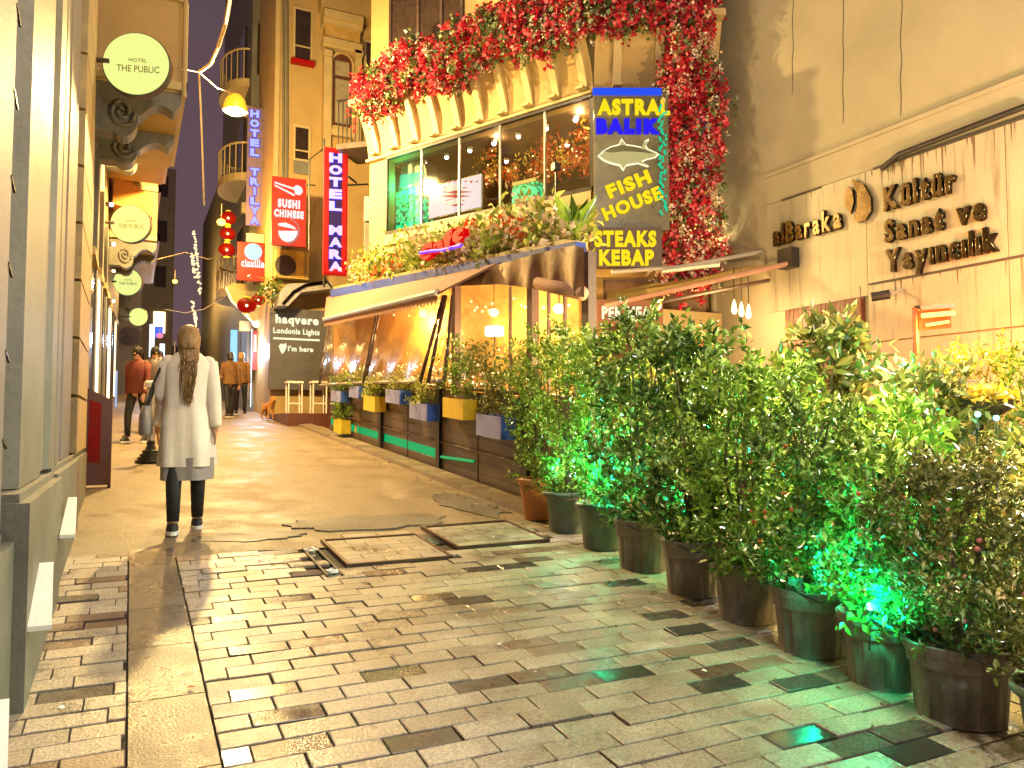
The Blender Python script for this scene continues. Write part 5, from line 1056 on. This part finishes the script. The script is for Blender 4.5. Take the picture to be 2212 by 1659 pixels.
for (u, v, r, d, m, lb) in ((345, 725, 7, 28, e_pink, 'pink glowing ball sign far down the street'), (377, 772, 5, 24, e_disc, 'small yellow far lamp above the crowd'), (553, 700, 8, 23, e_white, 'white globe lamp above the red sign'), (378, 608, 5, 34, e_amber, 'amber street lamp far down the street'), (478, 480, 9, 21, e_amber, 'amber lamp beside the red lanterns')):
    p = dep(u, v, d); t = thing('globe_lamp', p, lb, 'lamp'); mb = MB(); mb.sphere(p, r/F_*d, 12, 8, .8); mb.build('globe', m, t, True); mb = MB(); mb.tube([p, p+Vector((0,0,.5))], .012, 5); mb.build('cord', m_wire, t)
    if m is e_amber: lamp('amber_light', p+Vector((0,-.3,-.4)), 800, (1, .55, .15), .15, t)
# black wall sign with lettering + bar furniture
HP = onY(640, 700, 21.2); FH = Fr((0, 21.25), (1, 0))
t = thing('bar_sign_wall', (FH.px(640, 830)[0], 21.25, FH.px(640, 838)[1]), 'charcoal wall panel with cream lettering haqvere and a pin mark', 'sign')
mb = MB(); FH.pbox(mb, 582, 668, 708, 842, 0, -.12); mb.build('panel', M('charcoal_panel', (.09,.085,.09), .4), t)
text_fit(FH, 'haqvere', 595, 682, 688, 706, .02, e_cream, t, .015, .05); text_fit(FH, 'Londonia Lights', 590, 710, 690, 726, .02, e_cream, t, .012, .03)
mb = MB(); FH.pbox(mb, 590, 731, 690, 735, .03, .002); mb.build('underline', e_cream, t)
mb = MB(); FH.poly(mb, [FH.px(u, v) for u, v in ((602,747),(607,742),(612,744),(617,741),(619,748),(616,757),(610,765),(605,757))], .03, .002); mb.build('pin_mark', e_cream, t)
text_fit(FH, "I'm here", 622, 748, 676, 760, .02, e_cream, t, .012, .03)
t = thing('metal_hood', FH.w(*FH.px(650, 640)), 'bent shiny steel canopy above the charcoal sign', 'canopy')
mb = MB(); FH.poly(mb, [FH.px(u, v) for u, v in ((590,668),(595,640),(612,622),(705,618),(705,632),(640,640),(612,668))], .7, .01); mb.build('steel_hood', m_grey, t)
mb = MB(); n = 20; mb.tube([FH.w(*FH.px(u, v), .75) for u, v in ((600,665),(622,640),(648,625),(690,618))], .04, 6); mb.build('hood_edge', m_brass, t)
rr = np.random.default_rng(3); p = dep(583, 625, 20.5); tag(leaves(clump([tuple(p)], 240, (.2,.2,.16)), rr.normal(0, 1, (240, 3)), .13, m_leaf2, 'hanging_plant', org=tuple(p), kind='stuff'), 'bushy green plant hanging above the charcoal sign', 'plant')
g0 = gnd(600, 885, .25)
mb = MB(); yb0 = 18.6; mb.hexa([(3.3,yb0,gz(yb0)-.2), (6.2,yb0,gz(yb0)-.2), (6.2,21.2,gz(21)-.2), (3.3,21.2,gz(21)-.2), (3.3,yb0,gz(21)+.12), (6.2,yb0,gz(21)+.12), (6.2,21.2,gz(21)+.12), (3.3,21.2,gz(21)+.12)]); struct(mb, 'bar_platform', m_redwood)
zp = gz(21)+.12
def stool(x, y, lb):
    t = thing('bar_stool', (x, y, zp), lb, 'stool', 'white metal framed stools of the bar'); mb = MB(); mb.box((x-.2, y-.2, zp+.78), (x+.2, y+.2, zp+.83)); mb.build('seat', m_white, t)
    for dx in (-.18, .15):
        for dy in (-.18, .15): mb = MB(); mb.box((x+dx, y+dy, zp), (x+dx+.03, y+dy+.03, zp+.78)); mb.build('leg', m_white, t)
    mb = MB(); mb.box((x-.15, y-.18, zp+.25), (x+.15, y-.155, zp+.28)); mb.build('footrest', m_white, t)
stool(3.75, 20.2, 'white framed bar stool nearest the street'); stool(4.3, 19.9, 'white framed bar stool in the middle'); stool(5.0, 19.3, 'white framed bar stool by the terrace end')
t = thing('bar_table', (4.65, 20.3, zp), 'dark square wooden bar table between white stools', 'table'); mb = MB(); mb.box((4.5, 20.1, zp), (4.8, 20.4, zp+1.05)); mb.build('pedestal', m_redwood, t); mb = MB(); mb.box((4.4, 20.0, zp+1.051), (4.9, 20.5, zp+1.1)); mb.build('tabletop', m_redwood, t)
# ---- overhead cable lamp and cables
t = thing('cable_street_lamp', dep(507, 240, 14), 'yellow bell-shaped street lamp hung from cables over the street', 'street lamp')
p = dep(508, 240, 14); mb = MB(); mb.lathe([(.02,.32),(.10,.29),(.17,.2),(.20,.08),(.215,.0)], p, 18, False); mb.build('lamp_shade', M('amber_enamel', (.75,.4,.03), .3), t, True)
bpy.data.materials['amber_enamel'].node_tree.nodes['Principled BSDF'].inputs['Emission Color'].default_value = (1,.45,.02,1); bpy.data.materials['amber_enamel'].node_tree.nodes['Principled BSDF'].inputs['Emission Strength'].default_value = .35
mb = MB(); mb.sphere(p+Vector((0,0,.0)), .17, 14, 8, .45); mb.build('bulb', E('lamp_hot', (1,.85,.4), 9), t, True)
lamp('street_light', p+Vector((0,0,-.2)), 4300, (1, .68, .24), .12, t)
j = dep(430, 156, 13); mb = MB(); mb.tube([j, dep(470, 190, 13.5), p+Vector((0,0,.3))], .012, 5); mb.build('suspension_wire', m_wire, t)
def cable(lb, pts, r):
    P_ = [dep(*q) for q in pts]; mb = MB(); mb.tube(P_, r, 6); tag(mb.build('cable', m_wire, org=tuple(P_[0])), lb, 'cable')
cable('thick pair of cables curving up out of the picture above the street lamp', [(430,156,13),(455,138,12.6),(472,100,12.2),(488,50,11.8),(500,-20,11)], .03)
cable('vertical cable hanging down from the cable junction', [(430,156,13),(434,240,13),(438,350,13),(441,444,13)], .016)
cable('thin cable crossing left from the junction to the bay', [(430,156,13),(400,150,12),(374,146,10.5)], .008)
cable('thin sagging wire across the far street', [(340,560,20),(400,545,22),(450,560,23),(488,548,24)], .01)
cable('lower sagging wire across the street to the canopy', [(355,668,20),(400,676,22),(440,668,23),(488,640,24)], .01)
t = thing('hanging_light_strand', dep(425, 600, 26), 'clusters of warm bulbs hanging in strands over the far street', 'string lights'); mb = MB(); rr = random.Random(6); wv = MB()
for (u, v0, v1) in ((421, 500, 560), (417, 545, 600), (428, 560, 640), (418, 650, 690), (424, 680, 760)):
    wv.tube([dep(u-3, v0, 26), dep(u+5, v1, 26)], .01, 5)
    for k in range(26): q = rr.random(); mb.sphere(dep(u-3+8*q+rr.uniform(-3, 3), v0+(v1-v0)*q, 26), .035, 6, 4)
mb.build('bulbs', E('bulb_warm', (1,.8,.45), 1.5), t)['kind'] = 'stuff'; wv.build('wire', m_wire, t)

# ================================================================== PEOPLE
def skin_body(name, parent, V, Ed, rad, m, root=0):
    me = bpy.data.meshes.new(name); o0 = ORG[parent.name]; me.from_pydata([tuple(Vector(v)-o0) for v in V], Ed, []); me.materials.append(m)
    o = link(name, me, parent); o.modifiers.new('skin', 'SKIN'); sv = me.skin_vertices[0].data
    for i, r in enumerate(rad): sv[i].radius = (r, r) if not isinstance(r, tuple) else r
    sv[root].use_root = True; o.modifiers['skin'].use_smooth_shade = True; sb = o.modifiers.new('sub', 'SUBSURF'); sb.levels = 2; sb.render_levels = 2; return o
def person(label, x, y, yaw, ht, top, bottom, hair, style='walk', lean=0, group=None, longhair=True, z=None, shoes=None):
    z0 = gz(y) if z is None else z; t = thing('person', (x, y, z0), label, 'person', group); k = ht/1.7; c, s = math.cos(yaw), math.sin(yaw)
    def W(a, b, h): return (x+(a*c-b*s)*k, y+(a*s+b*c)*k, z0+h*k)     # a right, b forward
    stp = .30 if style == 'walk' else .04
    J = {'pel': W(0,0,.94), 'bel': W(0,.0,1.08), 'che': W(0,.01,1.27), 'sho': W(0,0,1.41), 'nek': W(0,.01,1.48), 'hed': W(0,.03,1.57), 'top': W(0,.025,1.655)}
    names = list(J); V = [J[n] for n in names]; rad = [(.13*k,.10*k),(.115*k,.085*k),(.115*k,.08*k),(.07*k,.055*k),.045*k,(.075*k,.088*k),(.06*k,.07*k)]
    Ed = [(0,1),(1,2),(2,3),(3,4),(4,5),(5,6)]
    legs = {}
    for sg in (-1, 1):
        f = stp*sg*.5
        a = [W(.09*sg,0,.88), W(.095*sg, f*.7+.02, .49), W(.095*sg, f-.02, .10), W(.10*sg, f+.13, .04)]; n = len(V); V += a; rad += [.085*k,.058*k,.040*k,.035*k]; Ed += [(0,n),(n,n+1),(n+1,n+2),(n+2,n+3)]; legs[sg] = a
        sw = -f*.8; a = [W(.165*sg,0,1.385), W(.20*sg, sw*.4, 1.12), W(.215*sg, sw+.05, .89), W(.22*sg, sw+.07, .81)]; n = len(V); V += a; rad += [.042*k,.038*k,.028*k,.026*k]; Ed += [(3,n),(n,n+1),(n+1,n+2),(n+2,n+3)]; legs[sg, 'a'] = a
        for fi, (da, db, L) in enumerate(((-.025*sg,.035,.05), (0,.035,.085), (0,.012,.092), (0,-.010,.085), (0,-.030,.068))):
            hx, hy = .22*sg, sw+.07; p1 = W(hx+da*.6, hy+db, .79 if fi else .82); p2 = W(hx+da-.006*sg, hy+db+.006, .79-L); m_ = len(V); V += [p1, p2]; rad += [.009*k,.007*k]; Ed += [(n+3,m_),(m_,m_+1)]
    skin_body('body', t, V, Ed, rad, m_skin)
    n = 44
    def ring(cx_, cy_, h, rx, ry, fold=0, ph=0): return [W(cx_+(rx+fold*(math.sin(5*a+ph)+.5*math.sin(11*a+ph*2.3)))*math.cos(a), cy_+(ry+fold*(math.sin(5*a+ph)+.5*math.sin(11*a+ph*2.3)))*math.sin(a), h) for a in [2*math.pi*i/n for i in range(n)]]
    if style in ('walk', 'coat') and top is m_coat:
        hem = .53; sec = [(hem,.215,.175,.020),(.57,.217,.175,.018),(.75,.21,.17,.015),(.90,.205,.16,.010),(1.03,.175,.135,.007),(1.2,.18,.135,.005),(1.32,.185,.13,.003),(1.37,.188,.118,0),(1.405,.165,.105,0),(1.44,.115,.09,0),(1.475,.075,.075,0),(1.50,.07,.075,0)]
    else: sec = [(.86,.185,.15,.008),(.95,.18,.145,.006),(1.1,.17,.135,.004),(1.25,.19,.14,.003),(1.38,.18,.12,0),(1.43,.12,.09,0),(1.47,.07,.07,0)]
    mb = MB(); mb.loft([ring(0, .0, h, rx, ry, fo, h*1.6) for i, (h, rx, ry, fo) in enumerate(sec)], False)
    for sg in (-1, 1):
        a = legs[sg, 'a']; mb.tube([Vector(a[0])+Vector((0,0,.0)), Vector(a[0]).lerp(Vector(a[1]), .5), a[1], Vector(a[1]).lerp(Vector(a[2]), .5), a[2], Vector(a[2]).lerp(Vector(a[3]), .4)], [.062*k,.060*k,.055*k,.052*k,.048*k,.046*k], 12)
    mb.sphere(W(-.15,0,1.375), .064*k, 12, 8); mb.sphere(W(.15,0,1.375), .064*k, 12, 8)
    mb.build('coat' if top is m_coat else 'jacket', top, t, True)
    if top is m_coat and longhair:
        mb = MB(); mb.loft([ring(0, .0, h, rx, ry, .012, h*3) for h, rx, ry in ((.42,.20,.165),(.50,.203,.165),(.60,.205,.165))], False); mb.build('skirt', M('grey_knit', (.30,.26,.25), .85, bump=.3, bs=120), t, True)
    mb = MB()
    for sg in (-1, 1):
        a = legs[sg]; mb.tube([a[0], Vector(a[0]).lerp(Vector(a[1]), .5), a[1], Vector(a[1]).lerp(Vector(a[2]), .35), a[2]], [.09*k,.078*k,.062*k,.058*k,.046*k], 12)
    mb.build('trousers', bottom, t, True)
    for sg in (-1, 1):
        f = stp*sg*.5; mb = MB(); mb.loft([[W(.097*sg+rx*math.cos(q), f+.045+ry*math.sin(q), h) for q in [2*math.pi*i/14 for i in range(14)]] for h, rx, ry in ((.0,.045,.135),(.035,.047,.138),(.06,.043,.12),(.09,.038,.07),(.13,.042,.05))], True); sh = mb.build('shoe', shoes or m_legg, t, True)
        if shoes is None and style == 'walk':
            mb = MB(); mb.loft([[W(.097*sg+rx*math.cos(q), f+.045+ry*math.sin(q), h) for q in [2*math.pi*i/14 for i in range(14)]] for h, rx, ry in ((-.004,.05,.142),(.028,.05,.142))], True); mb.build('sole', m_white, sh)
    mb = MB(); hs = [(1.703,.008,.01,-.0),(1.698,.03,.035,.0),(1.682,.054,.066,-.002),(1.655,.075,.092,-.005),(1.60,.087,.106,-.012),(1.54,.080,.092,-.028),(1.49,.068,.065,-.055)]
    if longhair: hs += [(1.42,.072,.05,-.088),(1.34,.066,.035,-.125),(1.24,.055,.028,-.14),(1.14,.035,.02,-.145),(1.04,.012,.010,-.142)]
    mb.loft([ring(0, .025+b if h > 1.5 else b, h, rx, ry, .006 if h < 1.6 else 0, h*9) for h, rx, ry, b in (hs[:7] if longhair else hs)], True); hr = mb.build('hair', hair, t, True)
    if longhair:
        q_ = random.Random(5); mb = MB()
        for k2 in range(170):
            a_ = q_.uniform(-1.25, 1.25); e_ = q_.uniform(1.0, 1.40); sp = q_.uniform(.25, 1.0); w0 = .086*math.sin(a_); bk = -.085*math.cos(a_)+.02
            pth = [W(w0*.5, bk*.4, 1.675), W(w0, bk, 1.60), W(w0*.92, bk-.02, 1.50), W(w0*.85*sp+q_.uniform(-.01,.01), min(-.085, bk-.05)-q_.uniform(0,.02), 1.40), W(w0*.7*sp+q_.uniform(-.02,.02), -.13-q_.uniform(0,.025), (1.40+e_)/2), W(w0*.35*sp+q_.uniform(-.03,.03), -.145-q_.uniform(0,.02), e_)]
            mb.tube(pth, [.006, .009, .009, .008, .006, .0015], 4)
        mb.build('loose_strands', hair, hr, True)
    mb = MB(); mb.sphere(W(0,.125,1.565), .014*k, 8, 6); mb.build('nose', m_skin, t, True)
    for sg in (-1, 1): mb = MB(); mb.sphere(W(.032*sg,.108,1.585), .010*k, 8, 6); mb.build('eye', m_black, t, True)
    mb = MB(); mb.sphere(W(0,.112,1.525), .016*k, 8, 5, .35); mb.build('mouth', m_redc, t, True)
    return t, W
tw, W = person('woman in a long cream coat and black boots walking away with long fair hair', .44, 7.1, R(-2), 1.74, m_coat, m_legg, m_hair)
mb = MB(); mb.tube([W(-.17,.0,1.43), W(-.26,-.06,1.2), W(-.30,-.05,1.02)], .012, 6); mb.tube([W(-.17,.0,1.43), W(-.24,.08,1.2), W(-.30,.08,1.02)], .012, 6)
bag = thing('handbag', W(-.31,0,.78), 'grey shoulder bag hanging at the left side of the woman in cream', 'bag'); mb.build('strap', m_legg, bag)
mb = MB(); mb.loft([[W(-.31+rx*math.cos(q), .01+ry*math.sin(q), h) for q in [2*math.pi*i/14 for i in range(14)]] for h, rx, ry in ((.78,.04,.11),(.80,.055,.14),(.95,.05,.15),(1.02,.03,.14))], True); mb.build('bag_body', M('grey_leather', (.25,.22,.2), .5), bag, True)
person('dark-haired passer-by in an orange-brown jacket farther up the street', 2.35, 21.5, R(10), 1.72, m_brownc, m_legg, m_hairk, longhair=False)
person('passer-by in a brown hooded jacket beside the black-haired one', 2.75, 22.6, R(-12), 1.74, m_brownc, m_legg, m_hair, longhair=False)
person('woman in dark clothes with a red top standing near the left shopfronts', .12, 14.9, R(150), 1.66, m_redc, m_legg, m_hairk)
person('figure in black standing just behind the woman with the red top', .42, 16.6, R(190), 1.70, m_dark, m_legg, m_hairk, longhair=False)
person('distant pedestrian in pale clothes near the far left shops', .75, 24, R(170), 1.7, m_coat, m_legg, m_hairk, longhair=False)
person('person with curly brown hair standing behind the conifer by the right wall', 6.5, 3.55, R(60), 1.80, m_dark, m_legg, m_hair, longhair=False)
# dog
g = Vector((3.15, 20.6, gz(20.6))); t = thing('dog', g, 'small orange-brown dog standing by the bar platform', 'dog')
V = [(0,0,.34),(0,.12,.35),(0,.24,.37),(0,.30,.45),(0,.36,.52),(0,.46,.49),(0,-.12,.34),(0,-.20,.36),(0,-.30,.46)]; rad = [.085,.09,.085,.06,.055,.028,.075,.03,.014]; Ed = [(0,1),(1,2),(2,3),(3,4),(4,5),(0,6),(6,7),(7,8)]
for sg in (-1, 1):
    n = len(V); V += [(.06*sg,.22,.25),(.06*sg,.21,.13),(.06*sg,.22,.02)]; rad += [.035,.02,.02]; Ed += [(2,n),(n,n+1),(n+1,n+2)]
    n = len(V); V += [(.06*sg,-.10,.24),(.06*sg,-.17,.12),(.06*sg,-.13,.02)]; rad += [.045,.02,.02]; Ed += [(6,n),(n,n+1),(n+1,n+2)]
    n = len(V); V += [(.035*sg,.34,.60)]; rad += [.012]; Ed += [(4,n)]
skin_body('body', t, [tuple(g+Vector((v[1]*.3-v[0]*.95, -v[1]*.95-v[0]*.3, v[2]))*1.0) for v in V], Ed, rad, m_dog)

# ================================================================== ADDED LAMPS OVERHEAD (unseen, shaped like the cable lamp, to light the scene)
def added_lamp(x, y, z, pw, col, lb):
    t = thing('cable_street_lamp', (x, y, z), lb, 'street lamp'); mb = MB(); mb.lathe([(.02,.32),(.10,.29),(.17,.2),(.20,.08),(.215,.0)], (x,y,z), 18, False); mb.build('lamp_shade', m_dark, t, True)  # copy of the hung lamp, added out of view as a light source
    mb = MB(); mb.sphere((x, y, z), .12, 12, 8, .5); mb.build('bulb', e_warm, t, True); mb = MB(); mb.tube([(-.4, y, z+1), (x, y, z+.32), (8.2, y, z+1)], .012, 5); mb.build('suspension_wire', m_wire, t)
    lamp('street_light', (x, y, z-.15), pw, col, .15, t)
added_lamp(2.0, 1.0, 7.0, 1150, (1, .83, .60), 'added unseen lamp over the paving above the camera')
added_lamp(1.3, -2.6, 3.9, 520, (.86, .90, 1), 'added cool unseen lamp behind the camera')
added_lamp(1.9, 10.8, 9.4, 1300, (1, .76, .40), 'added unseen lamp high above the terrace front')
# flood lights
t = thing('flood_light', (7.8, 9.25, 3.95), 'small floodlight washing the blank wall beside the flower column', 'floodlight'); mb = MB(); mb.box((7.73, 9.2, 3.9), (7.87, 9.3, 3.98)); mb.build('housing', m_black, t)
spot('flood_beam', (7.78, 9.2, 4.1), (8.3, 9.35, 5.8), 420, (1, .84, .36), 140, .06, t)
t = thing('cornice_floodlight', (5.2, 9.2, 5.0), 'small floodlight below the cornice of the restaurant', 'floodlight'); mb = MB(); mb.box((5.15, 9.15, 4.9), (5.25, 9.25, 5.0)); mb.build('housing', m_black, t)
mb = MB(); mb.tube([(5.2, 9.2, 4.9), (5.2, 9.2, 3.6)], .015, 6); mb.build('pole', m_black, t)
spot('flood_beam', (5.2, 9.2, 5.05), (6.3, 10.4, 7.3), 120, (1, .80, .32), 120, .06, t)
t = thing('patio_lamp', (7.4, 2.6, 3.4), 'warm lamp on the wall side of the patio behind the pots', 'lamp'); mb = MB(); mb.sphere((7.4, 2.6, 3.4), .1, 12, 8); mb.build('globe', e_warm, t, True); mb = MB(); mb.tube([(7.45, 2.6, 3.4), (8.19, 2.6, 3.55)], .02, 6); mb.build('arm', m_black, t)
lamp('patio_light', (7.3, 2.6, 3.3), 1400, (1, .78, .44), .1, t)

t = thing('wall_floodlight', (8.1, 4.4, 5.6), 'cool white floodlight high on the blank wall shining down on the hedge', 'floodlight'); mb = MB(); mb.box((8.02, 4.3, 5.55), (8.19, 4.5, 5.68)); mb.build('housing', m_black, t)
spot('flood_beam', (7.95, 4.4, 5.5), (3.6, 4.2, 1.6), 1700, (.84, .92, 1), 60, .05, t)

for i, (x, y, z, pw, lb) in enumerate(((4.75, 6.3, 2.0, 200, 'added warm backlight behind the first grey-green pots'), (4.25, 4.75, 1.55, 190, 'added warm backlight behind the tallest dark shrub'), (4.1, 3.85, 1.25, 150, 'added warm backlight behind the drooping shrub'), (4.0, 2.35, 1.0, 110, 'added warm backlight behind the nearest pots'), (6.2, 3.2, 2.3, 70, 'added warm backlight beside the conifer'))):  # lamps added behind the hedge so the leaves glow through
    t = thing('added_backlight', (x, y, gz(y)), lb, 'lantern', 'added backlights behind the hedge'); mb = MB(); mb.tube([(x, y, gz(y)), (x, y, z-.06)], .012, 6); mb.build('stake', m_black, t)
    mb = MB(); mb.lathe([(.03,-.06),(.05,-.03),(.05,.04),(.02,.07)], (x, y, z), 12); mb.build('glass', e_soft, t, True); lamp('hedge_backlight', (x, y, z+.12), pw, (1, .72, .25), .05, t)

lamp('panel_glow', dep(553, 760, 22.4), 260, (.75, .82, 1), .2, bpy.data.objects['lit_sign.003'])
lamp('panel_glow', dep(340, 740, 26), 200, (.55, .65, 1), .2, bpy.data.objects['lit_sign.006'])
t = thing('added_glints', (4.15, 11.5, gz(11.5)+1.25), 'row of small added glowing dots just inside the plastic curtains', 'string lights'); mb = MB(); q = random.Random(31)  # glowing dots added as glints behind the curtains
for k in range(150):
    y = q.uniform(8.6, 16.6); mb.sphere((q.uniform(4.05, 4.4), y, gz(y)+1.22+abs(q.gauss(0, .16))), q.choice([.012, .016, .026]), 6, 4)
mb.build('bulbs', e_soft, t)['kind'] = 'stuff'

mb = MB(); pth = []
for (x, y, *_r) in POTS[:9]:
    pth += [(x-.17, y+.12, gz(y)+.40), (x-.20, y-.05, gz(y)+.34), (x-.16, y-.22, gz(y)+.30)]
mb.tube(pth, .005, 5); tag(mb.build('light_cable', m_black, org=(3.3, 4.4, gz(4.4))), 'thin black cable running along the pot rims between the small lamps', 'cable')
rr = np.random.default_rng(77); n = 90; yy = rr.uniform(1.8, 7.2, n); xx = 3.05+.07*(yy-1.8)-np.abs(rr.normal(0, .28, n)); P_ = np.stack([xx, yy, S*yy+.006], 1); D_ = rr.normal(0, 1, (n, 3)); D_[:, 2] = 0
leaves(P_, D_, .035, leafmat('dead_leaf', (.10,.045,.012), (.30,.17,.05), .5), 'fallen_leaves', org=(3.0, 4, gz(4)), jit=.05)
n = 60; yy = rr.uniform(6.9, 12, n); xx = 3.5-np.abs(rr.normal(0, .18, n)); P_ = np.stack([xx, yy, S*yy+.012], 1); D_ = rr.normal(0, 1, (n, 3)); D_[:, 2] = 0
leaves(P_, D_, .04, bpy.data.materials['dead_leaf'], 'gutter_litter', org=(3.4, 9, gz(9)), jit=.05)
